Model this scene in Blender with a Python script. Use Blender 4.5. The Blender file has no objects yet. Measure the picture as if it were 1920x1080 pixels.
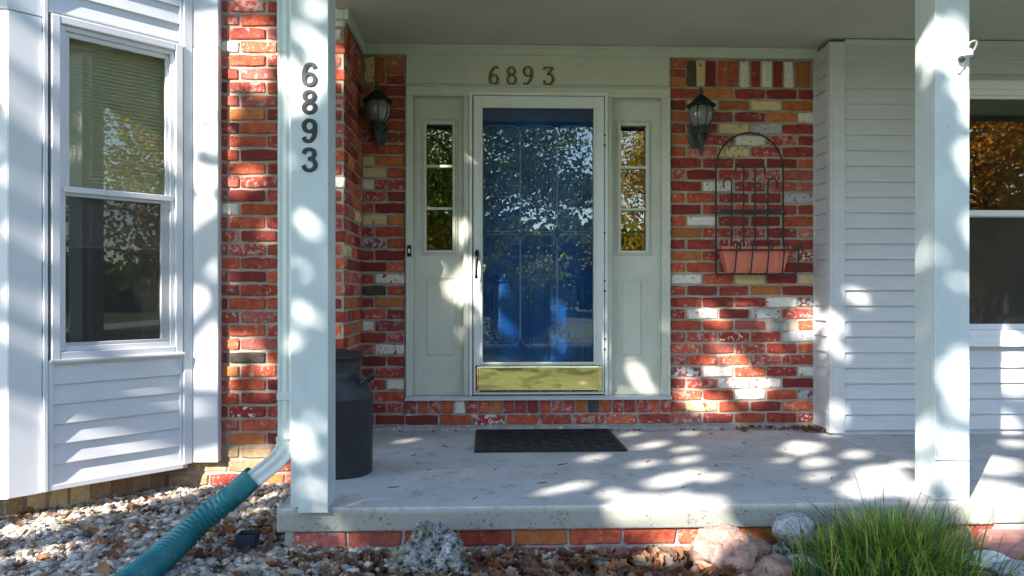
import bpy, bmesh, math, random
from mathutils import Vector, Matrix, noise
R = math.radians
scene = bpy.context.scene
col = scene.collection

# ------------------------------------------------------------------ camera
cam_d = bpy.data.cameras.new('camera'); cam = bpy.data.objects.new('camera', cam_d); col.objects.link(cam)
cam.location = (0, 0, 0.94); cam.rotation_euler = (R(90), 0, R(-2))
cam_d.sensor_width = 36; cam_d.lens = 26.06; cam_d.shift_y = 0.0052; cam_d.clip_end = 500; cam_d.clip_start = 0.05
scene.camera = cam
# ------------------------------------------------------------------ sky, sun, exposure
SUN_AZ, SUN_EL = R(39), R(30.2)            # left of straight back from the house front
SUN = Vector((-math.sin(SUN_AZ) * math.cos(SUN_EL), -math.cos(SUN_AZ) * math.cos(SUN_EL), math.sin(SUN_EL)))
world = bpy.data.worlds.new('World'); scene.world = world; world.use_nodes = True
wn = world.node_tree.nodes; wl = world.node_tree.links
sky = wn.new('ShaderNodeTexSky'); sky.sky_type = 'NISHITA'; sky.sun_disc = False
sky.sun_elevation = SUN_EL; sky.sun_rotation = math.atan2(SUN.x, SUN.y)
sky.air_density = 1.1; sky.dust_density = 0.3; sky.ozone_density = 2.0
wl.new(sky.outputs[0], wn['Background'].inputs[0]); wn['Background'].inputs[1].default_value = 0.14
sl = bpy.data.lights.new('sun', 'SUN'); sl.energy = 5.0; sl.angle = R(0.53); sl.color = (1.0, 0.93, 0.82)
so = bpy.data.objects.new('sun', sl); col.objects.link(so)
so.rotation_euler = (-SUN).to_track_quat('-Z', 'Y').to_euler(); so.location = (-8, -8, 12)
scene.view_settings.view_transform = 'Standard'; scene.view_settings.look = 'None'
scene.view_settings.exposure = 2.0; scene.view_settings.gamma = 1.0; scene.view_settings.use_curve_mapping = False
scene.render.engine = 'CYCLES'
scene.cycles.max_bounces = 8; scene.cycles.transparent_max_bounces = 16

# ------------------------------------------------------------------ helpers
random.seed(11)
rnd = random.uniform
WLOC = {}
def place(o, parent, loc):
    loc = Vector(loc); WLOC[o.name] = loc
    if parent is not None:
        o.parent = parent; o.location = loc - WLOC[parent.name]
    else:
        o.location = loc
    return o
def empty(name, loc, parent=None):
    o = bpy.data.objects.new(name, None); col.objects.link(o); o.empty_display_size = 0.1
    return place(o, parent, loc)
def tag(o, label=None, cat=None, group=None, kind=None):
    if label: o['label'] = label
    if cat: o['category'] = cat
    if group: o['group'] = group
    if kind: o['kind'] = kind
    return o
class Frame:                                  # a wall: a = along, d = outwards, z = up
    def __init__(s, ox, oy, ux, uy):
        s.o = Vector((ox, oy, 0)); s.u = Vector((ux, uy, 0)).normalized(); s.n = Vector((s.u.y, -s.u.x, 0))
        s.rot = math.atan2(s.u.y, s.u.x)
    def p(s, a, d, z): return s.o + s.u * a + s.n * d + Vector((0, 0, z))
class MB:
    def __init__(s): s.v = []; s.f = []; s.c = []
    def quadbox(s, c8):
        b = len(s.v); s.v += [tuple(x) for x in c8]
        for q in ((0, 3, 2, 1), (4, 5, 6, 7), (0, 1, 5, 4), (1, 2, 6, 5), (2, 3, 7, 6), (3, 0, 4, 7)): s.f.append(tuple(b + i for i in q))
        return s
    def box(s, x0, x1, y0, y1, z0, z1):
        return s.quadbox([(x0, y0, z0), (x1, y0, z0), (x1, y1, z0), (x0, y1, z0), (x0, y0, z1), (x1, y0, z1), (x1, y1, z1), (x0, y1, z1)])
    def fb(s, F, a0, a1, d0, d1, z0, z1):     # box on a wall frame
        return s.quadbox([F.p(a0, d1, z0), F.p(a1, d1, z0), F.p(a1, d0, z0), F.p(a0, d0, z0), F.p(a0, d1, z1), F.p(a1, d1, z1), F.p(a1, d0, z1), F.p(a0, d0, z1)])
    def ring(s, F, a0, a1, d0, d1, z0, z1, w, wb=None, wt=None):   # a rectangular frame of bars
        wb = w if wb is None else wb; wt = w if wt is None else wt
        s.fb(F, a0, a0 + w, d0, d1, z0, z1); s.fb(F, a1 - w, a1, d0, d1, z0, z1)
        s.fb(F, a0 + w, a1 - w, d0, d1 - 0.001, z0, z0 + wb); s.fb(F, a0 + w, a1 - w, d0, d1 - 0.001, z1 - wt, z1)
        return s
    def extr(s, F, sec, a0, a1):              # section (d,z) counter-clockwise, extruded along the wall
        b = len(s.v); n = len(sec)
        for a in (a0, a1): s.v += [tuple(F.p(a, d, z)) for d, z in sec]
        for i in range(n):
            j = (i + 1) % n; s.f.append((b + i, b + j, b + n + j, b + n + i))
        s.f.append(tuple(b + i for i in reversed(range(n)))); s.f.append(tuple(b + n + i for i in range(n)))
        return s
    def poly(s, pts, off):                    # flat outline pushed along a vector
        b = len(s.v); n = len(pts); off = Vector(off)
        s.v += [tuple(p) for p in pts] + [tuple(Vector(p) + off) for p in pts]
        s.f.append(tuple(b + i for i in range(n))); s.f.append(tuple(b + n + i for i in reversed(range(n))))
        for i in range(n):
            j = (i + 1) % n; s.f.append((b + j, b + i, b + n + i, b + n + j))
        return s
    def loft(s, rings, cap=True, closed=False):
        b = len(s.v); n = len(rings[0]); m = len(rings)
        for r in rings: s.v += [tuple(p) for p in r]
        for k in range(m if closed else m - 1):
            k2 = (k + 1) % m
            for i in range(n):
                j = (i + 1) % n; s.f.append((b + k * n + i, b + k * n + j, b + k2 * n + j, b + k2 * n + i))
        if cap and not closed:
            s.f.append(tuple(b + i for i in reversed(range(n)))); s.f.append(tuple(b + (m - 1) * n + i for i in range(n)))
        return s
    def sweep(s, pts, prof, closed=False, up=(0, 0, 1)):   # prof(i) -> list of (x,y) section points at path point i
        pts = [Vector(p) for p in pts]; m = len(pts); rings = []; side = None
        for i in range(m):
            if closed: t = pts[(i + 1) % m] - pts[i - 1]
            else: t = pts[min(i + 1, m - 1)] - pts[max(i - 1, 0)]
            t.normalize()
            if side is None:
                u = Vector(up)
                if abs(t.dot(u)) > 0.95: u = Vector((1, 0, 0))
                side = t.cross(u).normalized()
            side = (side - t * side.dot(t)).normalized(); upv = side.cross(t)
            rings.append([pts[i] + side * x + upv * y for x, y in prof(i)])
        return s.loft(rings, True, closed)
    def tube(s, pts, r, n=8, closed=False):
        rr = r if isinstance(r, (list, tuple)) else [r] * len(pts)
        return s.sweep(pts, lambda i: [(rr[i] * math.cos(2 * math.pi * k / n), rr[i] * math.sin(2 * math.pi * k / n)) for k in range(n)], closed)
    def lathe(s, prof, c, n=24):
        c = Vector(c)
        return s.loft([[c + Vector((r * math.cos(2 * math.pi * k / n), r * math.sin(2 * math.pi * k / n), z)) for k in range(n)] for r, z in prof])
    def build(s, name, m, parent=None, smooth=False, bevel=0.0, kind=None, seg=1, origin=None):
        vs = [Vector(v) for v in s.v]
        lo = Vector((min(v.x for v in vs), min(v.y for v in vs), min(v.z for v in vs)))
        hi = Vector((max(v.x for v in vs), max(v.y for v in vs), max(v.z for v in vs)))
        org = Vector(origin) if origin else Vector(((lo.x + hi.x) / 2, (lo.y + hi.y) / 2, lo.z))
        me = bpy.data.meshes.new(name); me.from_pydata([tuple(v - org) for v in vs], [], s.f)
        me.materials.append(m)
        if s.c:
            ca = me.color_attributes.new('col', 'FLOAT_COLOR', 'POINT'); ca.data.foreach_set('color', [q for c in s.c for q in (c[0], c[1], c[2], 1.0)])
        if smooth: me.polygons.foreach_set('use_smooth', [True] * len(me.polygons))
        me.update()
        o = bpy.data.objects.new(name, me); col.objects.link(o); place(o, parent, org)
        if smooth and smooth != 'all':
            me.set_sharp_from_angle(angle=R(40))
        if bevel:
            b = o.modifiers.new('bevel', 'BEVEL'); b.width = bevel; b.segments = seg; b.limit_method = 'ANGLE'; b.angle_limit = R(40); b.harden_normals = False
        if kind: o['kind'] = kind
        return o
def crom(pts, n=8, closed=False):             # Catmull-Rom through points
    P = [Vector(p) for p in pts]; m = len(P); out = []
    for i in range(m if closed else m - 1):
        if closed: p0, p1, p2, p3 = P[i - 1], P[i], P[(i + 1) % m], P[(i + 2) % m]
        else: p0, p1, p2, p3 = P[max(i - 1, 0)], P[i], P[i + 1], P[min(i + 2, m - 1)]
        for k in range(n):
            t = k / n
            out.append(0.5 * ((2 * p1) + (p2 - p0) * t + (2 * p0 - 5 * p1 + 4 * p2 - p3) * t * t + (3 * p1 - p0 - 3 * p2 + p3) * t ** 3))
    if not closed: out.append(P[-1])
    return out

# ------------------------------------------------------------------ materials
class NT:
    def __init__(s, name):
        s.m = bpy.data.materials.new(name); s.m.use_nodes = True; s.n = s.m.node_tree.nodes; s.l = s.m.node_tree.links
        s.b = s.n['Principled BSDF']; s.out = s.n['Material Output']; s.pos = s.n.new('ShaderNodeNewGeometry').outputs['Position']
    def noise(s, scale, detail=4, rough=0.6, stretch=None, vec=None):
        t = s.n.new('ShaderNodeTexNoise'); t.inputs['Scale'].default_value = scale; t.inputs['Detail'].default_value = detail; t.inputs['Roughness'].default_value = rough
        v = vec or s.pos
        if stretch:
            mp = s.n.new('ShaderNodeMapping'); mp.inputs['Scale'].default_value = stretch; s.l.new(v, mp.inputs[0]); v = mp.outputs[0]
        s.l.new(v, t.inputs['Vector']); return t.outputs['Fac']
    def ramp(s, fac, a, b, ca=(0, 0, 0), cb=(1, 1, 1)):
        r = s.n.new('ShaderNodeValToRGB'); r.color_ramp.elements[0].position = a; r.color_ramp.elements[1].position = b
        r.color_ramp.elements[0].color = (*ca, 1); r.color_ramp.elements[1].color = (*cb, 1); s.l.new(fac, r.inputs[0]); return r.outputs[0]
    def mix(s, fac, a, b, mode='MIX'):
        x = s.n.new('ShaderNodeMix'); x.data_type = 'RGBA'; x.blend_type = mode
        for sock, val in ((x.inputs[0], fac), (x.inputs[6], a), (x.inputs[7], b)):
            if isinstance(val, (int, float)): sock.default_value = val
            elif isinstance(val, tuple): sock.default_value = (*val, 1)
            else: s.l.new(val, sock)
        return x.outputs[2]
    def math(s, op, a, b=None):
        x = s.n.new('ShaderNodeMath'); x.operation = op
        for sock, val in zip(x.inputs, (a, b)):
            if val is None: continue
            if isinstance(val, (int, float)): sock.default_value = val
            else: s.l.new(val, sock)
        return x.outputs[0]
    def bump(s, h, strength, dist=0.004):
        b = s.n.new('ShaderNodeBump'); b.inputs['Strength'].default_value = strength; b.inputs['Distance'].default_value = dist
        s.l.new(h, b.inputs['Height']); s.l.new(b.outputs[0], s.b.inputs['Normal'])
    def color(s, c):
        if isinstance(c, tuple): s.b.inputs['Base Color'].default_value = (*c, 1)
        else: s.l.new(c, s.b.inputs['Base Color'])
    def set(s, **k):
        for n, v in k.items(): s.b.inputs[n.replace('_', ' ')].default_value = v
def sc(c, k): return tuple(min(1, x * k) for x in c)
def plain(name, c, rough=0.5, var=0.12, scale=6, bump=0.15, bscale=120, metal=0.0, spec=0.4, chips=None, dist=0.002, stretch=None):
    t = NT(name); base = t.mix(t.ramp(t.noise(scale, 5, stretch=stretch), 0.3, 0.7), sc(c, 1 - var), sc(c, 1 + var))
    if chips:
        cc, th, cs = chips[:3]; base = t.mix(t.ramp(t.noise(cs, 6, 0.65, stretch=chips[3] if len(chips) > 3 else None), th, th + 0.03), base, cc)
    t.color(base); t.set(Roughness=rough, Metallic=metal, Specular_IOR_Level=spec)
    if bump: t.bump(t.noise(bscale, 4), bump, dist)
    return t.m
def brickmat(name, c, c2, amount=0.5, flake=None, th=0.6, fs=28):
    t = NT(name); oi = t.n.new('ShaderNodeObjectInfo').outputs['Random']
    n1 = t.noise(22, 6, 0.7); base = t.mix(t.ramp(n1, 0.36, 0.66), c, c2)
    n2 = t.noise(75, 5, 0.7)
    base = t.mix(t.ramp(n2, 0.60, 0.74), base, sc(c2, 1.5))
    base = t.mix(t.ramp(t.noise(60, 4, 0.7), 0.68, 0.74), base, sc(c, 0.35))
    br = t.math('MULTIPLY_ADD', oi, 0.5); t.n[-1].inputs[2].default_value = 0.75
    cb = t.n.new('ShaderNodeCombineColor')
    for i in range(3): t.l.new(br, cb.inputs[i])
    base = t.mix(1.0, base, cb.outputs[0], 'MULTIPLY')
    if flake:
        sh = t.math('MULTIPLY_ADD', oi, 0.16); t.n[-1].inputs[2].default_value = -0.08
        fn = t.math('ADD', t.noise(fs, 6, 0.65), sh)
        fc = t.mix(t.ramp(t.noise(40, 4), 0.35, 0.7), sc(flake, 0.75), flake)
        base = t.mix(t.ramp(fn, th, th + 0.035), base, fc)
    t.color(base); t.set(Roughness=0.82, Specular_IOR_Level=0.25)
    t.bump(t.math('ADD', t.math('MULTIPLY', n1, 1.5), n2), 0.8, 0.008)
    return t.m
RED, BRI, DRK, ORA = (0.42, 0.082, 0.054), (0.55, 0.138, 0.068), (0.19, 0.042, 0.036), (0.52, 0.19, 0.065)
BM = {
    'r': brickmat('brick_red', RED, (0.24, 0.030, 0.028), flake=(0.54, 0.33, 0.29), th=0.575, fs=30),
    'R': brickmat('brick_orange_red', BRI, (0.36, 0.045, 0.028), flake=(0.66, 0.38, 0.29), th=0.61, fs=34),
    'd': brickmat('brick_maroon', DRK, (0.27, 0.038, 0.030), flake=(0.40, 0.27, 0.26), th=0.63, fs=34),
    'o': brickmat('brick_tan', ORA, (0.40, 0.11, 0.045)),
    'y': brickmat('brick_cream', (0.45, 0.16, 0.07), (0.38, 0.08, 0.04), flake=(0.76, 0.60, 0.34), th=0.34),
    'w': brickmat('brick_whitewashed', (0.45, 0.08, 0.05), (0.30, 0.05, 0.04), flake=(0.82, 0.78, 0.70), th=0.34),
    'g': brickmat('brick_grey_worn', (0.42, 0.07, 0.04), (0.12, 0.11, 0.12), flake=(0.50, 0.51, 0.54), th=0.42),
    'm': brickmat('brick_mottled', (0.40, 0.055, 0.04), (0.28, 0.04, 0.035), flake=(0.78, 0.72, 0.68), th=0.53, fs=40),
    'p': brickmat('brick_pink_worn', (0.44, 0.13, 0.09), (0.30, 0.07, 0.065), flake=(0.55, 0.40, 0.40), th=0.60, fs=36),
    'k': brickmat('brick_charred', (0.05, 0.045, 0.045), (0.10, 0.07, 0.05), flake=(0.35, 0.33, 0.33), th=0.66),
    't': brickmat('brick_buff', (0.38, 0.27, 0.16), (0.27, 0.17, 0.10), flake=(0.54, 0.44, 0.29), th=0.60),
}
M = {}
M['mortar'] = plain('mortar', (0.37, 0.32, 0.265), 0.95, 0.25, 14, 0.8, 220, spec=0.1, dist=0.004, chips=((0.52, 0.48, 0.42), 0.66, 30))
M['mortar_grey'] = plain('mortar_grey', (0.33, 0.33, 0.32), 0.95, 0.25, 14, 0.8, 220, spec=0.1, dist=0.004, chips=((0.62, 0.62, 0.62), 0.6, 24))
M['vinyl'] = plain('white_vinyl', (0.69, 0.70, 0.75), 0.42, 0.04, 3, 0.05, 300)
M['vinyl_siding'] = plain('siding_vinyl', (0.62, 0.64, 0.67), 0.5, 0.05, 4, 0.12, 90, stretch=(1, 1, 12))
M['grey_siding'] = plain('siding_grey', (0.51, 0.525, 0.56), 0.55, 0.06, 4, 0.15, 90, stretch=(1, 1, 12))
M['trim'] = plain('trim_paint', (0.53, 0.54, 0.47), 0.5, 0.07, 5, 0.12, 60, chips=((0.36, 0.37, 0.32), 0.72, 30))
M['ceiling'] = plain('ceiling_paint', (0.47, 0.445, 0.40), 0.75, 0.06, 2, 0.1, 80)
M['alu'] = plain('white_aluminium', (0.62, 0.65, 0.63), 0.35, 0.04, 5, 0.03, 200)
M['sash'] = plain('grey_aluminium', (0.50, 0.50, 0.53), 0.35, 0.05, 5, 0.03, 200)
M['blue'] = plain('blue_door_paint', (0.004, 0.075, 0.25), 0.4, 0.1, 5, 0.08, 60)
M['black'] = plain('black_iron', (0.025, 0.026, 0.03), 0.55, 0.3, 30, 0.3, 160, spec=0.4, chips=((0.10, 0.055, 0.04), 0.66, 40))
M['lantern'] = plain('lantern_metal', (0.045, 0.055, 0.055), 0.5, 0.3, 20, 0.2, 150, metal=0.2)
M['number_black'] = plain('number_black', (0.02, 0.022, 0.025), 0.45, 0.2, 20, 0.1, 150)
M['brass_old'] = plain('aged_brass', (0.20, 0.15, 0.055), 0.45, 0.35, 40, 0.2, 150, metal=0.6)
M['bronze'] = plain('bronze_handle', (0.035, 0.02, 0.016), 0.22, 0.2, 20, 0.0, metal=0.6)
M['rubber'] = plain('mat_rubber', (0.018, 0.02, 0.026), 0.62, 0.3, 30, 0.5, 400, spec=0.4, chips=((0.09, 0.085, 0.08), 0.66, 14))
M['terracotta'] = plain('pink_plastic', (0.66, 0.19, 0.125), 0.45, 0.1, 12, 0.1, 80, stretch=(6, 6, 1))
M['hose'] = plain('green_plastic', (0.014, 0.15, 0.165), 0.42, 0.2, 12, 0.15, 90, chips=((0.16, 0.22, 0.21), 0.63, 18))
M['spout'] = plain('downspout_paint', (0.58, 0.62, 0.60), 0.42, 0.08, 6, 0.1, 60, chips=((0.12, 0.11, 0.10), 0.73, 26))
M['dark_plastic'] = plain('dark_plastic', (0.02, 0.025, 0.05), 0.45, 0.2, 20, 0.1, 100)
M['box_metal'] = plain('outlet_metal', (0.33, 0.34, 0.31), 0.5, 0.15, 30, 0.1, 120, metal=0.3)
M['white_plastic'] = plain('white_plastic', (0.78, 0.78, 0.76), 0.4, 0.04, 6, 0.0)
M['room'] = plain('room_paint', (0.42, 0.39, 0.30), 0.8, 0.05, 2, 0.0)
M['blind'] = plain('blind_slat', (0.52, 0.49, 0.38), 0.6, 0.05, 4, 0.0)
M['curtain'] = plain('curtain_cloth', (0.16, 0.15, 0.13), 0.9, 0.1, 6, 0.0)
M['shingle'] = plain('roof_shingle', (0.14, 0.12, 0.11), 0.9, 0.3, 8, 0.6, 60)
M['bark'] = plain('bark', (0.10, 0.075, 0.055), 0.9, 0.35, 9, 0.8, 30, stretch=(3, 3, 0.6), dist=0.02)
M['granite'] = plain('granite', (0.36, 0.36, 0.38), 0.8, 0.35, 70, 0.5, 90, chips=((0.16, 0.16, 0.17), 0.56, 60), dist=0.005)
M['sandstone'] = plain('pink_sandstone', (0.33, 0.205, 0.165), 0.9, 0.45, 16, 1.0, 45, chips=((0.24, 0.15, 0.125), 0.57, 26), dist=0.012)
M['white_rock'] = plain('pale_rock', (0.60, 0.62, 0.62), 0.8, 0.2, 14, 0.5, 60, dist=0.006)
M['paver'] = plain('red_paver', (0.42, 0.20, 0.17), 0.85, 0.25, 12, 0.6, 90, dist=0.004)
M['soil'] = plain('soil', (0.10, 0.075, 0.055), 0.95, 0.4, 12, 0.9, 60, dist=0.01)
M['lawn'] = plain('lawn_grass', (0.085, 0.13, 0.035), 0.9, 0.4, 3, 0.9, 40, dist=0.03)
M['road'] = plain('road_concrete', (0.36, 0.34, 0.31), 0.9, 0.15, 2, 0.3, 50)
M['asphalt'] = plain('asphalt', (0.06, 0.06, 0.062), 0.9, 0.2, 4, 0.4, 80)

def glassmat(name, ior=1.7, tint=(0.96, 0.98, 0.97), mesh=0.0):
    t = NT(name); t.n.remove(t.b)
    tr = t.n.new('ShaderNodeBsdfTransparent'); tr.inputs[0].default_value = (*tint, 1)
    gl = t.n.new('ShaderNodeBsdfGlossy'); gl.inputs['Roughness'].default_value = 0.004
    bp = t.n.new('ShaderNodeBump'); bp.inputs['Strength'].default_value = 0.006; bp.inputs['Distance'].default_value = 0.02
    t.l.new(t.noise(3.0, 1), bp.inputs['Height']); t.l.new(bp.outputs[0], gl.inputs['Normal'])
    lw = t.n.new('ShaderNodeLayerWeight'); lw.inputs[0].default_value = 0.5; f0 = ((ior - 1) / (ior + 1)) ** 2     # thin pane: Schlick on both faces
    fr = t.math('MULTIPLY_ADD', t.math('POWER', lw.outputs['Facing'], 5.0), 1 - f0); t.n[-1].inputs[2].default_value = f0
    mx = t.n.new('ShaderNodeMixShader'); t.l.new(fr, mx.inputs[0]); t.l.new(tr.outputs[0], mx.inputs[1]); t.l.new(gl.outputs[0], mx.inputs[2])
    if mesh:                                   # an insect screen behind the pane veils what is inside
        df = t.n.new('ShaderNodeBsdfDiffuse'); df.inputs[0].default_value = (0.30, 0.30, 0.29, 1); m2 = t.n.new('ShaderNodeMixShader'); m2.inputs[0].default_value = mesh
        t.l.new(mx.outputs[0], m2.inputs[1]); t.l.new(df.outputs[0], m2.inputs[2]); mx = m2
    t.l.new(mx.outputs[0], t.out.inputs[0]); return t.m
M['glass'] = glassmat('window_glass', 2.1)
M['door_glass'] = glassmat('storm_glass', 1.85, (0.88, 0.94, 0.97))
M['lamp_glass'] = plain('lantern_glass', (0.16, 0.17, 0.155), 0.12, 0.2, 25, 0.25, 40, spec=0.8, dist=0.004)
M['bay_glass'] = glassmat('bay_glass', 1.75, (0.9, 0.92, 0.85))
M['screen'] = glassmat('screened_glass', 1.55, (0.6, 0.6, 0.6), 0.10)
def m_brass():
    t = NT('polished_brass'); t.color((0.95, 0.78, 0.42)); t.set(Metallic=1.0, Roughness=0.14)
    t.bump(t.noise(3.6, 2, 0.4, stretch=(1, 1, 1.6)), 0.28, 0.04); return t.m
M['brass'] = m_brass()
def m_post():                                 # painted post: fine cracks and bare patches low down
    t = NT('post_paint'); c = (0.53, 0.59, 0.61)
    base = t.mix(t.ramp(t.noise(5, 5), 0.3, 0.7), sc(c, 0.93), sc(c, 1.06))
    crack = t.ramp(t.noise(34, 5, 0.7, stretch=(1, 1, 0.07)), 0.63, 0.67)
    patch = t.ramp(t.noise(6, 3, stretch=(1, 1, 0.6)), 0.50, 0.62)
    sx = t.n.new('ShaderNodeSeparateXYZ'); t.l.new(t.pos, sx.inputs[0])
    low = t.ramp(sx.outputs[2], 0.0, 0.55, (1, 1, 1), (0, 0, 0))
    dirt = t.math('MULTIPLY', t.ramp(t.noise(14, 6, 0.7), 0.42, 0.68), t.ramp(sx.outputs[2], 0.0, 0.30, (1, 1, 1), (0, 0, 0)))
    base = t.mix(t.math('MULTIPLY', dirt, 0.55), base, (0.30, 0.29, 0.26))
    base = t.mix(t.math('MULTIPLY', t.ramp(t.noise(26, 5, 0.7, stretch=(1, 1, 0.12)), 0.55, 0.75), 0.28), base, (0.40, 0.42, 0.41))
    f = t.math('MULTIPLY', t.math('MULTIPLY', crack, patch), low)
    base = t.mix(f, base, (0.16, 0.14, 0.12))
    t.color(base); t.set(Roughness=0.5, Specular_IOR_Level=0.35)
    t.bump(t.math('SUBTRACT', t.noise(40, 4, stretch=(1, 1, 0.15)), f), 0.3, 0.004); return t.m
M['post'] = m_post()
def m_concrete():
    t = NT('concrete'); n = t.noise(3.2, 6, 0.65); base = t.mix(t.ramp(n, 0.3, 0.72), (0.41, 0.40, 0.385), (0.55, 0.545, 0.53))
    base = t.mix(t.ramp(t.noise(7, 7, 0.75), 0.54, 0.70), base, (0.25, 0.235, 0.21))
    base = t.mix(t.ramp(t.noise(5, 6, 0.75, stretch=(0.5, 1.6, 1)), 0.58, 0.70), base, (0.66, 0.67, 0.68))
    base = t.mix(t.ramp(t.noise(120, 3), 0.66, 0.72), base, (0.20, 0.19, 0.17))
    sx = t.n.new('ShaderNodeSeparateXYZ'); t.l.new(t.pos, sx.inputs[0])
    face = t.ramp(t.math('MULTIPLY', sx.outputs[2], -1.0), 0.008, 0.03)                # the vertical edge is greyer, darker and mossy
    moss = t.math('MULTIPLY', t.ramp(t.noise(55, 5, 0.75), 0.56, 0.62), t.ramp(t.noise(3.3, 2), 0.47, 0.56))
    base = t.mix(t.math('MULTIPLY', face, 0.8), base, (0.27, 0.28, 0.245))
    base = t.mix(t.math('MULTIPLY', face, moss), base, (0.055, 0.06, 0.03))
    t.color(base); t.set(Roughness=0.88, Specular_IOR_Level=0.25); t.bump(t.math('ADD', t.noise(150, 5), t.noise(14, 4)), 0.6, 0.005); return t.m
M['concrete'] = m_concrete()
def m_rust():
    t = NT('milk_can_paint'); base = t.mix(t.ramp(t.noise(9, 6), 0.3, 0.7), (0.010, 0.012, 0.018), (0.034, 0.035, 0.037))
    base = t.mix(t.ramp(t.noise(24, 6, 0.7), 0.61, 0.67), base, (0.10, 0.03, 0.02))
    base = t.mix(t.ramp(t.noise(60, 5, 0.7), 0.70, 0.73), base, (0.35, 0.34, 0.33))
    t.color(base); t.set(Roughness=0.48, Specular_IOR_Level=0.5); t.bump(t.noise(26, 6, 0.7), 0.4, 0.004); return t.m
M['can'] = m_rust()
def m_karst():
    t = NT('pitted_limestone'); v = t.n.new('ShaderNodeTexVoronoi'); v.inputs['Scale'].default_value = 38; t.l.new(t.pos, v.inputs['Vector'])
    base = t.mix(t.ramp(t.noise(24, 6, 0.75), 0.38, 0.62), (0.055, 0.06, 0.065), (0.50, 0.50, 0.49))
    base = t.mix(t.ramp(t.noise(7, 4), 0.52, 0.66), base, (0.17, 0.16, 0.09))
    base = t.mix(t.ramp(v.outputs['Distance'], 0.22, 0.42, (1, 1, 1), (0, 0, 0)), base, (0.045, 0.045, 0.045))  # shade inside the pits put into the colour, following the bump
    t.color(base); t.set(Roughness=0.9); t.bump(t.math('ADD', v.outputs['Distance'], t.noise(90, 5)), 0.9, 0.012); return t.m
M['karst'] = m_karst()
def m_attr(name, rough=0.8, transl=0.0, var=0.25, spec=0.3):
    t = NT(name); a = t.n.new('ShaderNodeAttribute'); a.attribute_name = 'col'
    c = t.mix(t.ramp(t.noise(60, 4), 0.3, 0.7), a.outputs['Color'], t.mix(1.0, a.outputs['Color'], (1 - var,) * 3, 'MULTIPLY'))
    t.color(c); t.set(Roughness=rough, Specular_IOR_Level=spec)
    if transl:
        tl = t.n.new('ShaderNodeBsdfTranslucent'); t.l.new(t.mix(1.0, c, (1.6, 1.5, 0.8), 'MULTIPLY'), tl.inputs[0]); mx = t.n.new('ShaderNodeMixShader'); mx.inputs[0].default_value = transl
        t.l.new(t.b.outputs[0], mx.inputs[1]); t.l.new(tl.outputs[0], mx.inputs[2]); t.l.new(mx.outputs[0], t.out.inputs[0])
    return t.m
M['leaf'] = m_attr('tree_leaf', 0.5, 0.42); M['blade'] = m_attr('grass_blade', 0.45, 0.25, 0.1); M['litter'] = m_attr('dead_leaf', 0.75, 0.15, 0.35); M['gravel'] = m_attr('gravel_stone', 0.85, 0.0, 0.3)

# ------------------------------------------------------------------ ground
def ground_z(x, y):
    z = -0.205 + 0.018 * noise.noise(Vector((x * 1.7, y * 1.7, 3.1))) + 0.012 * noise.noise(Vector((x * 5, y * 5, 1.0)))
    if x < -0.6: z -= 0.02 * min(1, (-0.6 - x))
    return z
def sheet(name, x0, x1, y0, y1, nx, ny, zf, m):
    b = MB()
    for j in range(ny + 1):
        for i in range(nx + 1):
            x = x0 + (x1 - x0) * i / nx; y = y0 + (y1 - y0) * j / ny; b.v.append((x, y, zf(x, y)))
    for j in range(ny):
        for i in range(nx):
            k = j * (nx + 1) + i; b.f.append((k, k + 1, k + nx + 2, k + nx + 1))
    return tag(b.build(name, m, smooth='all'), kind='structure')
sheet('lawn', -150, 150, -200, 60, 20, 20, lambda x, y: -0.30, M['lawn'])
sheet('planting_bed', -4.2, 5.6, 1.6, 4.9, 98, 33, ground_z, M['soil'])
sheet('driveway', -40, 60, -9.2, -6.6, 4, 1, lambda x, y: -0.29, M['road'])
sheet('road', -120, 120, -27, -20, 4, 1, lambda x, y: -0.29, M['asphalt'])

slab = tag(MB().box(-0.915, 2.292, 3.27, 5.12, -0.105, 0.0).build('porch_slab', M['concrete'], bevel=0.007, seg=2), kind='structure')
tag(MB().box(2.304, 5.4, 3.285, 4.95, -0.105, -0.004).build('walkway_slab', M['concrete'], bevel=0.007, seg=2), kind='structure')
MB().box(-0.885, 5.3, 3.299, 5.1, -0.34, -0.107).build('footing', M['mortar_grey'], slab)

# ------------------------------------------------------------------ bricks
def brick_mesh(L, H, seed, depth=0.05, rag=0.0036):
    rg = random.Random(seed); c = 0.006; pts = []
    hx, hz = L / 2, H / 2
    base = [(-hx + c, -hz), (-hx * 0.35, -hz), (hx * 0.35, -hz), (hx - c, -hz), (hx, -hz + c), (hx, hz - c), (hx - c, hz), (hx * 0.35, hz), (-hx * 0.35, hz), (-hx + c, hz), (-hx, hz - c), (-hx, -hz + c)]
    out = [(x + rg.uniform(-rag, rag), z + rg.uniform(-rag, rag)) for x, z in base]
    ch = 0.005
    inn = [(x - math.copysign(ch, x) * (1 if abs(x) > hx * 0.6 else 0), z - math.copysign(ch, z) * (1 if abs(z) > hz * 0.6 else 0)) for x, z in out]
    b = MB(); n = 12
    b.v += [(x, depth, z) for x, z in out] + [(x, 0.004 + rg.uniform(-0.001, 0.0015), z) for x, z in out] + [(x, rg.uniform(-0.0012, 0.0012), z) for x, z in inn]
    for k in (0, 1):
        for i in range(n):
            j = (i + 1) % n; b.f.append((k * n + i, (k + 1) * n + i, (k + 1) * n + j, k * n + j))
    b.f.append(tuple(2 * n + i for i in reversed(range(n))))
    me = bpy.data.meshes.new('brick'); me.from_pydata(b.v, [], [tuple(reversed(f)) for f in b.f]); me.update(); return me
BH = 0.0635
BFULL = [brick_mesh(0.207, BH, i) for i in range(8)]
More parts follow.
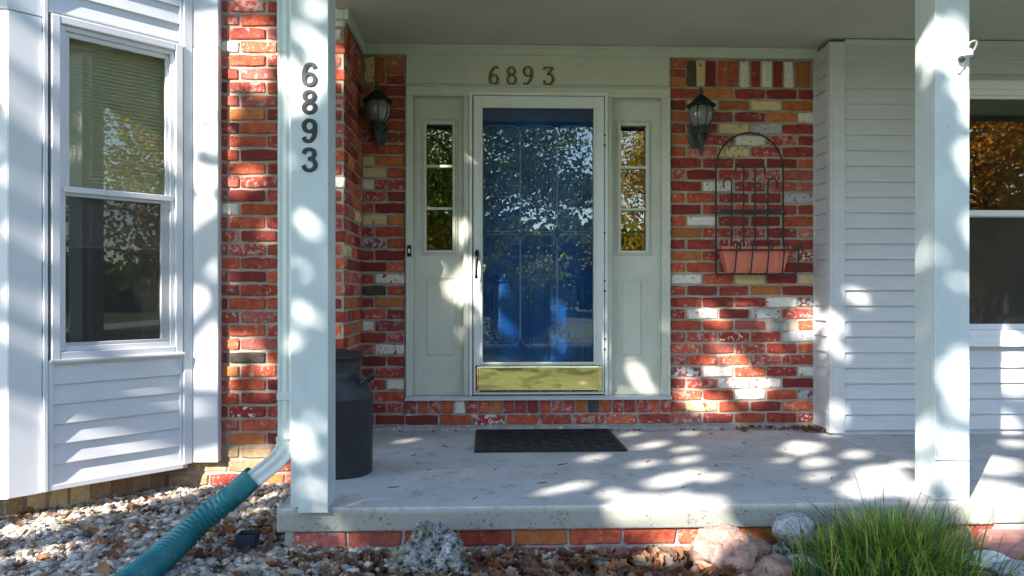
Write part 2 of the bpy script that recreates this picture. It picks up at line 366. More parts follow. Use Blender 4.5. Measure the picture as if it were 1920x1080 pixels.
BHALF = [brick_mesh(0.100, BH, 20 + i) for i in range(5)]
BSOLD = [brick_mesh(0.064, 0.178, 40 + i) for i in range(4)]
BROW = [brick_mesh(0.071, 0.088, 50 + i) for i in range(4)]
BLONG = [brick_mesh(0.233, 0.072, 60 + i) for i in range(4)]
SIZE = {}
for l_, L_, H_ in ((BFULL, 0.207, BH), (BHALF, 0.1, BH), (BSOLD, 0.064, 0.178), (BROW, 0.071, 0.088), (BLONG, 0.233, 0.072)):
    for me_ in l_: SIZE[me_.name] = (L_, H_)
BCACHE = {}
def brick(parent, F, a, z, code, L=0.211, H=BH, lib=None, d=0.0):
    lib = lib or (BHALF if L < 0.15 else BFULL)
    src = random.choice(lib); key = (src.name, code)
    if key not in BCACHE:
        me = src.copy(); me.name = 'brick'; me.materials.append(BM[code]); BCACHE[key] = (me, SIZE[src.name])
    me, (l0, h0) = BCACHE[key]
    o = bpy.data.objects.new('brick', me); col.objects.link(o)
    place(o, parent, F.p(a, d + rnd(-0.0025, 0.003), z)); o.rotation_euler = (rnd(-0.008, 0.008), rnd(-0.006, 0.006), F.rot + rnd(-0.008, 0.008)); o.scale = (L / l0, 1, H / h0)
    return o
def pick(): return random.choices('rRdopmwygk', (30, 20, 20, 8, 7, 3, 3, 3, 3, 1))[0]
def course_z(k): return 0.072 + 0.0806 * k
PIT = 0.2244

# ------------------------------------------------------------------ the house
house = tag(empty('brick_house', (0.7, 5.4, -0.25)), 'red brick house front with covered porch, blue entry door and white bay window', 'house')
FD = Frame(0, 5.10, 1, 0)                      # entry wall
FL = Frame(0, 4.47, 1, 0)                      # projecting front wall on the left
FR = Frame(-0.845, 0, 0, 1); FR.n = Vector((1, 0, 0))      # its return, facing right
FS = Frame(0, 4.87, 1, 0)                      # sided wall on the right
FSR = Frame(2.302, 0, 0, -1); FSR.n = Vector((-1, 0, 0))   # its return, facing left (a = -y)
FB = Frame(-2.379, 3.776, 1, 1)                # angled side of the bay
FBF = Frame(0, 3.776, 1, 0)                    # bay front
MORT = -0.009
# entry wall, right of the door
wall = MB().fb(FD, 1.277, 2.30, -0.2, MORT, -0.1, 2.62).build('brick_wall', M['mortar'], house)
ROWS = ['pdRrm', 'RyRdR', 'RRwRg', 'drwwd', 'gwRmw', 'rRRrr', 'RprrR', 'rrmrg', 'RRp.R', 'rwdgr', 'rdrwg', 'rdrod', 'wRydy', 'RRrrd', 'orRrm',
        'rrmdr', 'orrdp', 'RwddR', 'drRrr', 'RRddg', 'rwdpp', 'rdrrp', 'rdddR', 'Rpyrr', 'orwrr', 'rrygr', 'opdow', 'dyoyo', 'Rordd']
for k, row in enumerate(ROWS):
    z = course_z(k); e0, e1 = 1.284, 2.293
    xs = [e0 + i * PIT for i in range(5)] + [e1 + 0.013] if k % 2 == 0 else [e0, e0 + 0.112] + [e0 + 0.112 + i * PIT for i in range(1, 4)] + [e1 + 0.013]
    for i, c in enumerate(row):
        if c == '.': continue
        L = xs[i + 1] - xs[i] - 0.016
        if k == 8 and i == 2: L = min(L, 0.225)
        brick(wall, FD, xs[i] + L / 2, z, c, L)
    if k == 8: brick(wall, FD, 2.245, z, 'R', 0.09)
for i, c in enumerate('RRp'): brick(wall, FD, 1.334, 2.402 + i * 0.066, 'RRk'[2 - i] if i else 'o', 0.1, 0.055)
for x, c in zip([1.425, 1.491, 1.562, 1.64, 1.718, 1.798, 1.878, 1.958, 2.036, 2.112], 'kydRRwdwdw'): brick(wall, FD, x, 2.468, c, 0.064, 0.18, BSOLD)
brick(wall, FD, 2.213, 2.468, 'o', 0.105, 0.18, BSOLD)
# entry wall, left of the door
wall = MB().fb(FD, -0.86, -0.553, -0.2, MORT, -0.1, 2.62).build('brick_wall', M['mortar'], house)
JL = ['dd', 'dr', 'rR', 'rw', 'dr', 'dd', 'rw', 'rr', 'wd', 'Rd', 'do', 'kR', 'rw', 'dR', 'rd', 'gR', 'rR', 'yo', 'Rd', 'rd', 'wr', 'yR', 'yo', 'RR', 'rd', 'RR', 'rr', 'oR', 'or']
for k, row in enumerate(JL):
    z = course_z(k)
    if k % 2: parts = [(-0.845, 0.158), (-0.674, 0.115)]
    else: parts = [(-0.845, 0.075), (-0.757, 0.198)]
    for (x, L), c in zip(parts, row): brick(wall, FD, x + L / 2, z, c, L)
for x, c in ((-0.80, 'y'), (-0.725, 'o')): brick(wall, FD, x, 2.468, c, 0.062, 0.18, BSOLD)
for i, c in enumerate('roR'): brick(wall, FD, -0.624, 2.402 + i * 0.066, c, 0.115, 0.055)
# sill bricks below the door
wall = MB().fb(FD, -0.557, 1.281, -0.2, 0.004, -0.1, 0.208).build('brick_sill', M['mortar_grey'], house)
SILL = 'dRrRwrRorddRrrokRrdrRr'
for i, c in enumerate(SILL): brick(wall, FD, -0.518 + i * 0.0839, 0.162, c, 0.070, 0.088, BROW, d=0.016)
for i, c in enumerate('dRmRrrRr'): brick(wall, FD, -0.44 + i * 0.2295, 0.072, c, 0.216, d=0.014)
# rough mortar wash along the foot of the entry wall
b = MB()
for x0, x1 in ((-0.85, 2.30),):
    n = 90; sec = []
    for i in range(n + 1):
        x = x0 + (x1 - x0) * i / n; h = 0.026 + 0.012 * noise.noise(Vector((x * 9, 0, 5))); d = 0.032 + 0.014 * noise.noise(Vector((x * 6, 7, 5)))
        sec.append([(x, 5.10 - 0.012, h), (x, 5.10 - d * 0.7, h * 0.8), (x, 5.10 - d, -0.01), (x, 5.12, -0.01), (x, 5.12, h)])
    b.loft(sec)
b.build('mortar_wash', M['mortar_grey'], house, smooth=True)
# front wall on the left
wall = MB().fb(FL, -2.05, -0.845 - 0.0095, -0.12, MORT, -0.4, 2.9).build('brick_wall', M['mortar'], house)
LW = {34: 'Rpr', 33: 'poR', 32: 'prR', 31: 'pRr', 30: 'Rrp', 29: 'wRR', 28: 'pRr', 27: 'rpd', 26: 'drR', 25: 'ppr', 24: 'dod', 23: 'dRr', 22: 'rRr', 21: 'RdR', 20: 'rRr', 19: 'prR', 18: 'pdr', 17: 'wRR', 16: 'rRr',
      15: 'rdR', 14: 'prr', 13: 'Rrp', 12: 'rdR', 11: 'drp', 10: 'dRR', 9: 'rpr', 8: 'rRr', 7: 'Rpr', 6: 'rkR', 5: 'oRr', 4: 'rRd', 3: 'Rrr', 2: 'rmr', 1: 'pRr', 0: 'pod', -1: 'tto', -2: 'ttt', -3: 'ptr'}
for k in range(-3, 35):
    z = course_z(k); row = LW[k]; x = -1.572 if k >= -1 else -1.98; i = 0
    seq = [0.098, 0.211, 0.211, 0.211] if k % 2 else [0.03, 0.211, 0.211, 0.211]
    if k < -1: seq = [0.1] + [0.211] * 4 if k % 2 else [0.211] * 4
    while x < -0.86:
        L = seq[i] if i < len(seq) else 0.211
        L = min(L, -0.845 - x)
        if L > 0.02: brick(wall, FL, x + L / 2 - .001, z, row[min(i, 2)] if i < 3 else random.choice('rrRRpw' if k > 2 else 'rRo'), L)
        x += L + 0.0134; i += 1
# its return towards the door
wall = MB().fb(FR, 4.478, 5.09, -0.12, MORT, -0.1, 2.62).build('brick_wall', M['mortar'], house)
for k in range(0, 31):
    z = course_z(k); y = 4.484 if k % 2 else 4.484; seq = ([0.1, 0.211, 0.211, 0.06] if k % 2 else [0.211, 0.211, 0.16])
    if k >= 29: break
    for i, L in enumerate(seq):
        L = min(L, 5.088 - y)
        if L > 0.02: brick(wall, FR, y + L / 2, z, random.choices('rRdopwy', (30, 18, 14, 12, 12, 6, 6))[0], L)
        y += L + 0.0134
for i in range(7): brick(wall, FR, 4.53 + i * 0.083, 2.468, random.choice('oRrro'), 0.066, 0.18, BSOLD)
# courses under the slab edge, parts of the slab
FP = Frame(0, 3.290, 1, 0)
for i, c in enumerate('pprroRRRoyrRr'):
    brick(slab, FP, -0.735 + i * 0.2445, -0.147, c, 0.231, 0.068, BLONG)
for i, c in enumerate('ppoprptpoppop'):
    brick(slab, FP, -0.63 + i * 0.2445, -0.229, c, 0.231, 0.068, BLONG)
FP2 = Frame(-0.895, 0, 0, -1); FP2.n = Vector((-1, 0, 0))
for i, c in enumerate('prrpr'): brick(slab, FP2, -3.47 - i * 0.2445, -0.147, c, 0.231, 0.068, BLONG)

# sheathing that keeps the house closed
MB().fb(FD, -0.85, 2.3, -4.0, -3.9, -0.3, 2.9).build('rear_partition', M['room'], house)
# ------------------------------------------------------------------ sided wall on the right
def lap(F, a0, a1, z0, h, parent, m, d0=0.0, t=0.025):
    sec = [(d0, z0), (d0 + t, z0), (d0 + t, z0 + 0.004), (d0 + 0.004, z0 + h + 0.004), (d0, z0 + h + 0.004)]
    return MB().extr(F, sec, a0, a1).build('siding_board', m, parent)
sw = MB().fb(FS, 2.31, 3.17, -0.10, -0.002, -0.1, 2.62)
sw.fb(FS, 3.17, 5.4, -0.10, -0.002, -0.1, 0.60).fb(FS, 3.17, 5.4, -0.10, -0.002, 2.36, 2.62).fb(FS, 4.35, 5.4, -0.10, -0.002, 0.6, 2.36)
sw.fb(Frame(2.312, 0, 0, 1), 4.88, 5.12, -0.002, 0.1, -0.1, 2.62)
siding = sw.build('siding_wall', M['grey_siding'], house)
LP = 0.1034
for k in range(25):
    z = 0.03 + k * LP; h = min(LP, 2.61 - z)
    if h < 0.02: continue
    if z + h < 0.62 or z > 2.36: lap(FS, 2.385, 5.4, z, h, siding, M['grey_siding'])
    else:
        lap(FS, 2.385, 3.17, z, h, siding, M['grey_siding']); lap(FS, 4.36, 5.4, z, h, siding, M['grey_siding'])
    lap(FSR, -5.088, -4.885, z + 0.002, h, siding, M['grey_siding'])
cb = MB().fb(FS, 2.302, 2.388, -0.006, 0.022, 0.008, 2.614); cb.fb(FSR, -4.905, -4.848, -0.001, 0.02, 0.008, 2.614)
cb.build('corner_board', M['grey_siding'], siding, bevel=0.003)
MB().fb(FD, 2.282, 2.30, -0.005, 0.018, 0.0, 2.57).build('corner_channel', M['grey_siding'], siding, bevel=0.002)
MB().fb(FS, 2.39, 5.4, 0.0, 0.02, 2.598, 2.632).build('top_channel', M['grey_siding'], siding, bevel=0.002)
# window in it
win = MB().ring(FS, 3.13, 4.40, -0.02, 0.035, 0.60, 2.365, 0.05, 0.055, 0.055).build('window', M['vinyl'], house, bevel=0.004)
MB().ring(FS, 3.18, 4.35, -0.06, 0.018, 0.655, 2.31, 0.038).build('frame', M['vinyl'], win, bevel=0.003)
MB().fb(FS, 3.11, 4.42, 0.0, 0.06, 0.585, 0.612).build('sill', M['vinyl'], win, bevel=0.004)
MB().ring(FS, 3.218, 4.312, -0.03, 0.0, 1.46, 2.272, 0.022, 0.04).build('upper_sash', M['vinyl'], win, bevel=0.003)
MB().ring(FS, 3.218, 4.312, -0.056, -0.026, 0.693, 1.50, 0.022, 0.04, 0.045).build('lower_sash', M['vinyl'], win, bevel=0.003)
MB().fb(FS, 3.24, 4.29, -0.02, -0.015, 1.50, 2.25).build('pane', M['glass'], win)
MB().fb(FS, 3.24, 4.29, -0.046, -0.041, 0.733, 1.455).build('pane', M['screen'], win)
b = MB().fb(FS, 2.6, 4.9, -2.6, -2.5, 0.0, 2.6); b.fb(FS, 2.5, 2.6, -2.6, -0.105, 0, 2.6); b.fb(FS, 4.9, 5.0, -2.6, -0.105, 0, 2.6); b.fb(FS, 2.6, 4.9, -2.5, -0.105, -0.05, 0.05); b.fb(FS, 2.6, 4.9, -2.5, -0.105, 2.5, 2.6)
b.build('interior_room', M['room'], house)
b = MB()
for i in range(26): b.fb(FS, 3.2 + i * 0.044, 3.2 + i * 0.044 + 0.036, -0.16 - 0.02 * (i % 2), -0.15 - 0.02 * (i % 2), 0.75, 2.3) if i in (0, 1, 2, 23, 24, 25) else None
b.build('curtain', M['curtain'], win)

# ------------------------------------------------------------------ door surround
sur = MB().fb(FD, -0.548, 1.272, -0.05, 0.008, 2.356, 2.60).build('door_surround', M['trim'], house, bevel=0.003)
b = MB().fb(FD, -0.548, 1.272, -0.05, 0.020, 2.292, 2.354)
b.extr(FD, [(0.0, 2.354), (0.034, 2.354), (0.034, 2.362), (0.014, 2.374), (0.0, 2.374)], -0.55, 1.274)
b.build('head_casing', M['trim'], sur, bevel=0.003)
for x0, x1 in ((-0.548, -0.500), (1.216, 1.272)):
    b = MB().fb(FD, x0, x1, -0.07, 0.020, 0.238, 2.2915)
    b.fb(FD, x0 if x0 < 0 else x1 - 0.016, x0 + 0.016 if x0 < 0 else x1, -0.06, 0.028, 0.238, 2.2915)
    b.build('side_casing', M['trim'], sur, bevel=0.003)
for x0, x1 in ((-0.153, -0.118), (0.836, 0.868)): MB().fb(FD, x0, x1, -0.10, 0.016, 0.238, 2.2915).build('mullion', M['trim'], sur, bevel=0.003)
MB().extr(FD, [(-0.14, 0.209), (0.048, 0.209), (0.048, 0.222), (0.02, 0.237), (-0.14, 0.237)], -0.552, 1.276).build('threshold', M['sash'], sur, bevel=0.002)
def sidelight(x0, x1, g0, g1, p0, p1):
    zt, zb = 2.2915, 0.238; D = -0.045
    b = MB().fb(FD, x0, g0, D - 0.04, D, zb, zt).fb(FD, g1, x1, D - 0.04, D, zb, zt).fb(FD, g0, g1, D - 0.04, D, zb, 1.234).fb(FD, g0, g1, D - 0.04, D, 2.112, zt)
    s = b.build('sidelight', M['trim'], house)
    b = MB().ring(FD, g0 - 0.030, g1 + 0.030, D, D + 0.012, 1.204, 2.142, 0.012); b.ring(FD, g0 - 0.018, g1 + 0.018, D, D + 0.02, 1.216, 2.13, 0.022)
    b.build('glass_moulding', M['trim'], s, bevel=0.003)
    h = (2.112 - 1.234) / 3
    for i in range(3): MB().fb(FD, g0, g1, D - 0.022, D - 0.018, 1.234 + i * h + 0.005, 1.234 + (i + 1) * h - 0.005).build('pane', M['glass'], s)
    for i in (1, 2): MB().fb(FD, g0, g1, D - 0.026, D + 0.006, 1.234 + i * h - 0.009, 1.234 + i * h + 0.009).build('muntin', M['trim'], s, bevel=0.002)
    b = MB().ring(FD, p0, p1, D, D + 0.006, 0.475, 1.055, 0.010)
    b.quadbox([FD.p(p0 + 0.03, D + 0.001, 0.505), FD.p(p1 - 0.03, D + 0.001, 0.505), FD.p(p1 - 0.03, D - 0.01, 0.505), FD.p(p0 + 0.03, D - 0.01, 0.505), FD.p(p0 + 0.03, D + 0.001, 1.025), FD.p(p1 - 0.03, D + 0.001, 1.025), FD.p(p1 - 0.03, D - 0.01, 1.025), FD.p(p0 + 0.03, D - 0.01, 1.025)])
    i0, i1 = p0 + 0.045, p1 - 0.045
    b.loft([[FD.p(p0 + 0.028, D, 0.503), FD.p(p1 - 0.028, D, 0.503), FD.p(p1 - 0.028, D, 1.027), FD.p(p0 + 0.028, D, 1.027)], [FD.p(i0, D + 0.009, 0.52), FD.p(i1, D + 0.009, 0.52), FD.p(i1, D + 0.009, 1.01), FD.p(i0, D + 0.009, 1.01)]])
    b.build('raised_panel', M['trim'], s)
    b = MB().fb(FD, x0 - 0.001, x1 + 0.001, D + 0.0005, D + 0.018, zb, zb + 0.016).fb(FD, x0, x0 + 0.012, D + 0.0005, D + 0.014, zb + 0.016, zt - 0.012).fb(FD, x1 - 0.012, x1, D + 0.0005, D + 0.014, zb + 0.016, zt - 0.012).fb(FD, x0, x1, D + 0.0005, D + 0.014, zt - 0.012, zt)
    b.build('stop_bead', M['trim'], s, bevel=0.003)
    return s
sidelight(-0.500, -0.153, -0.415, -0.228, -0.445, -0.198)
sidelight(0.868, 1.216, 0.934, 1.118, 0.912, 1.118)
# foyer behind the glass
b = MB().fb(FD, -0.75, 1.5, -2.6, -2.5, 0.0, 2.6).fb(FD, -0.75, -0.65, -2.5, -0.205, 0, 2.6).fb(FD, 1.4, 1.5, -2.5, -0.205, 0, 2.6).fb(FD, -0.65, 1.4, -2.5, -0.2, 0.12, 0.2).fb(FD, -0.65, 1.4, -2.5, -0.2, 2.5, 2.6)
b.build('foyer', M['room'], house)
# entry door
ed = MB().fb(FD, -0.118, 0.838, -0.145, -0.10, 0.238, 2.2915).build('entry_door', M['blue'], house)
for x0, x1 in ((0.045, 0.325), (0.415, 0.695)):
    for z0, z1 in ((0.42, 1.04), (1.22, 1.86), (1.95, 2.16)):
        b = MB().ring(FD, x0, x1, -0.10, -0.086, z0, z1, 0.022)
        b.loft([[FD.p(x0 + 0.03, -0.1, z0 + 0.03), FD.p(x1 - 0.03, -0.1, z0 + 0.03), FD.p(x1 - 0.03, -0.1, z1 - 0.03), FD.p(x0 + 0.03, -0.1, z1 - 0.03)], [FD.p(x0 + 0.06, -0.088, z0 + 0.06), FD.p(x1 - 0.06, -0.088, z0 + 0.06), FD.p(x1 - 0.06, -0.088, z1 - 0.06), FD.p(x0 + 0.06, -0.088, z1 - 0.06)]])
        b.build('raised_panel', M['blue'], ed, bevel=0.003)
b = MB().lathe([(0.0, 0), (0.03, 0.0), (0.03, 0.006), (0.012, 0.012), (0.012, 0.03), (0.028, 0.045), (0.028, 0.06), (0.0, 0.07)], (0, 0, 0), 16)
b.v = [(0.0 + x - 0.06 + 0.03, 5.2 - z, 1.12 + y) for x, y, z in b.v]; b.f = [tuple(reversed(f)) for f in b.f]
b.build('knob', M['brass'], ed, smooth=True)
# storm door
sd = MB().fb(FD, -0.116, -0.094, -0.02, 0.034, 0.24, 2.318).fb(FD, 0.816, 0.836, -0.02, 0.034, 0.24, 2.318).fb(FD, -0.094, 0.816, -0.02, 0.034, 2.296, 2.318).build('storm_door', M['alu'], house, bevel=0.002)
x0, x1 = -0.086, 0.811
b = MB().fb(FD, x0, -0.028, 0.0, 0.034, 0.248, 2.290).fb(FD, 0.741, x1, 0.0, 0.034, 0.248, 2.290).fb(FD, -0.028, 0.741, 0.0, 0.033, 2.212, 2.290).fb(FD, -0.028, 0.741, 0.0, 0.033, 0.248, 0.466)
b.build('leaf_frame', M['alu'], sd, bevel=0.003)
MB().ring(FD, -0.040, 0.753, 0.034, 0.042, 0.454, 2.224, 0.016).build('glazing_bead', M['alu'], sd, bevel=0.003)
MB().fb(FD, -0.028, 0.741, 0.012, 0.017, 0.466, 2.212).build('pane', M['door_glass'], sd)
etch = plain('etched_line', (0.16, 0.22, 0.27), 0.35, 0.05, 4, 0.0)
def etched(pts):
    MB().sweep([FD.p(a, 0.018, z) for a, z in pts], lambda i: [(-0.0014, -0.0008), (0.0014, -0.0008), (0.0014, 0.0008), (-0.0014, 0.0008)], up=(0, 1, 0)).build('etched_line', etch, sd)
def rr(a0, a1, z0, z1, r, lo=True, hi=True):
    pts = []
    for cx, cz, s in ((a1 - r, z1 - r, 0), (a0 + r, z1 - r, 90), (a0 + r, z0 + r, 180), (a1 - r, z0 + r, 270)):
        for k in range(7): pts.append((cx + r * math.cos(R(s + k * 15)), cz + r * math.sin(R(s + k * 15))))
    return pts + [pts[0]]
for a0, a1 in ((-0.02, 0.232), (0.237, 0.486), (0.491, 0.734)):
    etched(rr(a0, a1, 1.365, 2.09, 0.055)); etched(rr(a0, a1, 0.585, 1.345, 0.055))
kp = MB()
nx, nz = 30, 10
for j in range(nz + 1):
    for i in range(nx + 1):
        x = -0.072 + 0.872 * i / nx; z = 0.262 + 0.186 * j / nz
        kp.v.append(tuple(FD.p(x, 0.0365 + 0.0012 * noise.noise(Vector((x * 6, z * 9, 0))), z)))
for j in range(nz):
    for i in range(nx):
        k = j * (nx + 1) + i; kp.f.append((k, k + 1, k + nx + 2, k + nx + 1))
kpo = kp.build('kick_plate', M['brass'], sd, smooth='all'); md = kpo.modifiers.new('solid', 'SOLIDIFY'); md.thickness = 0.0012; md.offset = -1
for x in (-0.05, 0.15, 0.364, 0.58, 0.78):
    for z in (0.272, 0.438):
        b = MB().lathe([(0.0, 0), (0.004, 0.0), (0.004, 0.002), (0.0, 0.003)], (0, 0, 0), 8); b.v = [(x + p[0], 5.1 - 0.0375 - p[2], z + p[1]) for p in b.v]; b.build('screw', M['sash'], sd)
for z in (0.55, 0.62, 0.95, 1.02, 1.35, 1.95, 2.02): MB().lathe([(0.006, 0), (0.006, 0.012)], (0.8135, 5.1 - 0.037, z), 8).build('hinge_knuckle', M['bronze'], sd)
# lever handle
h = MB()
h.sweep([FD.p(-0.062, 0.034 + 0.012 * k, 1.205) for k in range(2)], lambda i: [(0.014 * math.cos(t * 0.524), 0.034 * math.sin(t * 0.524)) for t in range(12)])
h.tube(crom([FD.p(-0.062, 0.04, 1.195), FD.p(-0.062, 0.075, 1.19), FD.p(-0.063, 0.085, 1.16), FD.p(-0.066, 0.083, 1.10), FD.p(-0.067, 0.079, 1.055)], 5), [0.0105, 0.011, 0.0115, 0.012, 0.012, 0.012, 0.012, 0.0115, 0.011, 0.0105, 0.010, 0.0095, 0.009, 0.009, 0.0085, 0.0085, 0.0085, 0.0085, 0.009, 0.010, 0.0105], 10)
h.lathe([(0.0, -0.012), (0.009, -0.009), (0.0125, 0), (0.009, 0.009), (0.0, 0.012)], FD.p(-0.067, 0.079, 1.05), 10)
h.build('handle', M['bronze'], sd, smooth=True)

# ------------------------------------------------------------------ porch ceiling, roof, trim
CEIL = 2.638
MB().box(-0.93, 5.45, 2.85, 5.1, CEIL, CEIL + 0.03).build('porch_ceiling', M['ceiling'], house)
MB().fb(FD, -0.845, 2.30, 0.0, 0.028, 2.572, CEIL - 0.001).build('ceiling_trim', M['trim'], house, bevel=0.003)
MB().fb(FR, 4.442, 5.071, 0.0, 0.026, 2.572, CEIL - 0.001).build('ceiling_trim', M['trim'], house, bevel=0.003)
MB().fb(FL, -0.93, -0.847, 0.0, 0.027, 2.574, CEIL - 0.001).build('ceiling_trim', M['trim'], house, bevel=0.003)
MB().fb(FD, -0.848, 2.3, 0.0285, 0.046, 2.622, CEIL - 0.001).build('ceiling_trim', M['trim'], house, bevel=0.003)
MB().poly([(-0.95, 2.82, 2.59), (-0.95, 2.82, 2.74), (-0.95, 5.3, 3.75), (-0.95, 5.3, CEIL + 0.031), (-0.95, 2.86, CEIL + 0.031), (-0.95, 2.86, 2.59)], (6.5, 0, 0)).build('porch_roof', M['shingle'], house)
MB().box(-0.95, 5.55, 2.725, 2.815, 2.672, 2.75).build('gutter', M['vinyl'], house, bevel=0.02, seg=3)
MB().box(-4.6, -0.86, 4.6, 4.7, 2.9, 5.4).box(-0.86, 5.6, 5.32, 5.42, 2.7, 5.4).build('upper_wall', M['vinyl_siding'], house)
MB().poly([(-4.8, 4.2, 5.4), (-4.8, 4.2, 5.5), (-4.8, 7.5, 7.2), (-4.8, 10.8, 5.5), (-4.8, 10.8, 5.4)], (11, 0, 0)).build('main_roof', M['shingle'], house)
MB().box(5.5, 5.6, 4.9, 10.5, -0.3, 5.4).box(-4.6, 5.6, 10.5, 10.6, -0.3, 5.4).box(-4.6, -4.5, 4.7, 10.5, -0.3, 5.4).build('rear_walls', M['vinyl_siding'], house)
# posts
def post(x0, x1, y0, y1, zb, notch):
    t = 0.018
    b = MB()
    if notch:
        b.poly([(x0, y0, zb + 0.025), (x0 + 0.03, y0, zb + 0.025), (x0 + 0.03, y0, zb), (x1, y0, zb), (x1, y0, CEIL), (x0, y0, CEIL)][::-1], (0, t, 0))
    else: b.box(x0, x1, y0, y0 + t, zb, CEIL)
    p = b.build('porch_post', M['post'], house, bevel=0.002)
    MB().box(x0 + 0.001, x0 + t, y0 + t, y1, max(zb, 0.002), CEIL).build('side_board', M['post'], p, bevel=0.002)
    MB().box(x1 - t, x1 - 0.001, y0 + t, y1, max(zb, 0.002), CEIL).build('side_board', M['post'], p, bevel=0.002)
    MB().box(x0 + t, x1 - t, y1 - t, y1 - 0.001, max(zb, 0.002), CEIL).build('rear_board', M['post'], p, bevel=0.002)
    return p
pl = post(-0.845, -0.684, 3.238, 3.40, -0.012, True)
pr = post(2.040, 2.200, 3.300, 3.462, 0.001, False)
MB().box(2.039, 2.201, 3.2985, 3.2995, 0.178, 0.181).build('seam', M['dark_plastic'], pr)
for x, z, r in ((2.115, 0.60, 0.006), (2.095, 0.335, 0.004), (2.10, 1.70, 0.005)):
    b = MB().lathe([(0, 0), (r, 0.0), (r * 0.8, 0.003), (0, 0.0035)], (0, 0, 0), 10); b.v = [(x + p[0], 3.3 - p[2], z + p[1]) for p in b.v]; b.build('nail_head', M['sash'], pr)

# ------------------------------------------------------------------ bay window
bw = MB().fb(FB, 0.17, 0.905, -0.05, -0.012, -0.05, 0.59).build('bay_window', M['vinyl'], house)
MB().fb(FB, 0.17, 0.905, -0.05, -0.012, 2.385, 2.72).build('upper_sheathing', M['vinyl'], bw)
# front of the bay and its corner
b = MB().fb(FBF, -3.6, -2.379, -0.06, 0.0, -0.088, 2.353)
b.build('front_panel', M['vinyl'], bw, bevel=0.003)
b = MB().fb(FBF, -3.6, -2.379, -0.06, 0.002, 2.357, 2.72); b.build('front_panel', M['vinyl'], bw, bevel=0.003)
MB().fb(FB, 0.0, 0.148, -0.05, 0.0, -0.085, 2.353).build('corner_board', M['vinyl'], bw, bevel=0.003)
MB().fb(FB, 0.0, 0.148, -0.05, 0.001, 2.357, 2.72).build('corner_board', M['vinyl'], bw, bevel=0.003)
MB().fb(FB, 0.151, 0.172, -0.05, 0.014, -0.08, 2.72).build('edge_channel', M['vinyl'], bw, bevel=0.003)
MB().fb(FB, 0.864, 0.915, -0.05, 0.016, -0.058, 2.72).build('edge_channel', M['vinyl'], bw, bevel=0.004)
MB().fb(FB, 0.846, 0.862, -0.03, 0.006, -0.056, 0.58).build('edge_channel', M['vinyl'], bw, bevel=0.002)
MB().fb(FB, 0.846, 0.862, -0.03, 0.006, 2.39, 2.72).build('edge_channel', M['vinyl'], bw, bevel=0.002)
MB().fb(FB, 0.174, 0.20, -0.03, 0.008, -0.07, 0.578).build('edge_channel', M['vinyl'], bw, bevel=0.002)
MB().fb(FB, 0.174, 0.20, -0.03, 0.008, 2.39, 2.72).build('edge_channel', M['vinyl'], bw, bevel=0.002)
MB().fb(FB, 0.174, 0.862, -0.03, 0.012, -0.078, -0.05).build('bottom_channel', M['vinyl'], bw, bevel=0.002)
MB().fb(FB, 0.174, 0.862, -0.03, 0.014, 0.572, 0.592).build('top_channel', M['vinyl'], bw, bevel=0.002)
z = -0.05
for k in range(6): lap(FB, 0.20, 0.846, z + k * 0.1035, 0.1035, bw, M['vinyl'], -0.014, 0.019)
for k in range(3): lap(FB, 0.20, 0.846, 2.40 + k * 0.1035, 0.1035, bw, M['vinyl'], -0.014, 0.019)
# flat board against the brick
FW = Frame(0, 4.462, 1, 0)
MB().fb(FW, -1.742, -1.575, -0.02, 0.045, -0.055, 2.386).build('wall_board', M['vinyl'], bw, bevel=0.004)
MB().fb(FW, -1.742, -1.575, -0.02, 0.043, 2.390, 2.95).build('wall_board', M['vinyl'], bw, bevel=0.004)
# window in the angled side
MB().ring(FB, 0.186, 0.858, -0.045, 0.022, 0.594, 2.383, 0.042).build('casing', M['vinyl'], bw, bevel=0.005, seg=2)
MB().ring(FB, 0.2285, 0.8155, -0.06, 0.006, 0.637, 2.340, 0.026).build('frame', M['vinyl'], bw, bevel=0.003)
MB().fb(FB, 0.18, 0.864, 0.0, 0.032, 0.583, 0.598).build('sill', M['vinyl'], bw, bevel=0.003)
MB().ring(FB, 0.255, 0.789, -0.03, -0.008, 1.468, 2.313, 0.020, 0.03, 0.026).build('upper_sash', M['vinyl'], bw, bevel=0.002)
MB().ring(FB, 0.242, 0.805, -0.012, 0.004, 0.655, 1.468, 0.012, 0.026, 0.018).build('lower_sash', M['sash'], bw, bevel=0.002)
MB().fb(FB, 0.742, 0.793, -0.03, 0.0, 0.68, 1.452).build('sash_stile', M['sash'], bw, bevel=0.002)
MB().fb(FB, 0.24, 0.806, -0.01, 0.016, 1.468, 1.500).build('meeting_rail', M['vinyl'], bw, bevel=0.003)
MB().fb(FB, 0.275, 0.769, -0.022, -0.018, 1.498, 2.287).build('pane', M['bay_glass'], bw)
MB().fb(FB, 0.254, 0.742, -0.022, -0.018, 0.681, 1.45).build('pane', M['screen'], bw)
b = MB()
for i in range(54):
    z = 1.22 + i * 0.0205
    b.quadbox([FB.p(0.262, -0.066, z - 0.0118), FB.p(0.785, -0.066, z - 0.0118), FB.p(0.785, -0.074, z + 0.0118), FB.p(0.262, -0.074, z + 0.0118), FB.p(0.262, -0.066, z - 0.0108), FB.p(0.785, -0.066, z - 0.0108), FB.p(0.785, -0.074, z + 0.0128), FB.p(0.262, -0.074, z + 0.0128)])
b.fb(FB, 0.262, 0.785, -0.085, -0.06, 1.185, 1.205)
b.build('blind', M['blind'], bw)
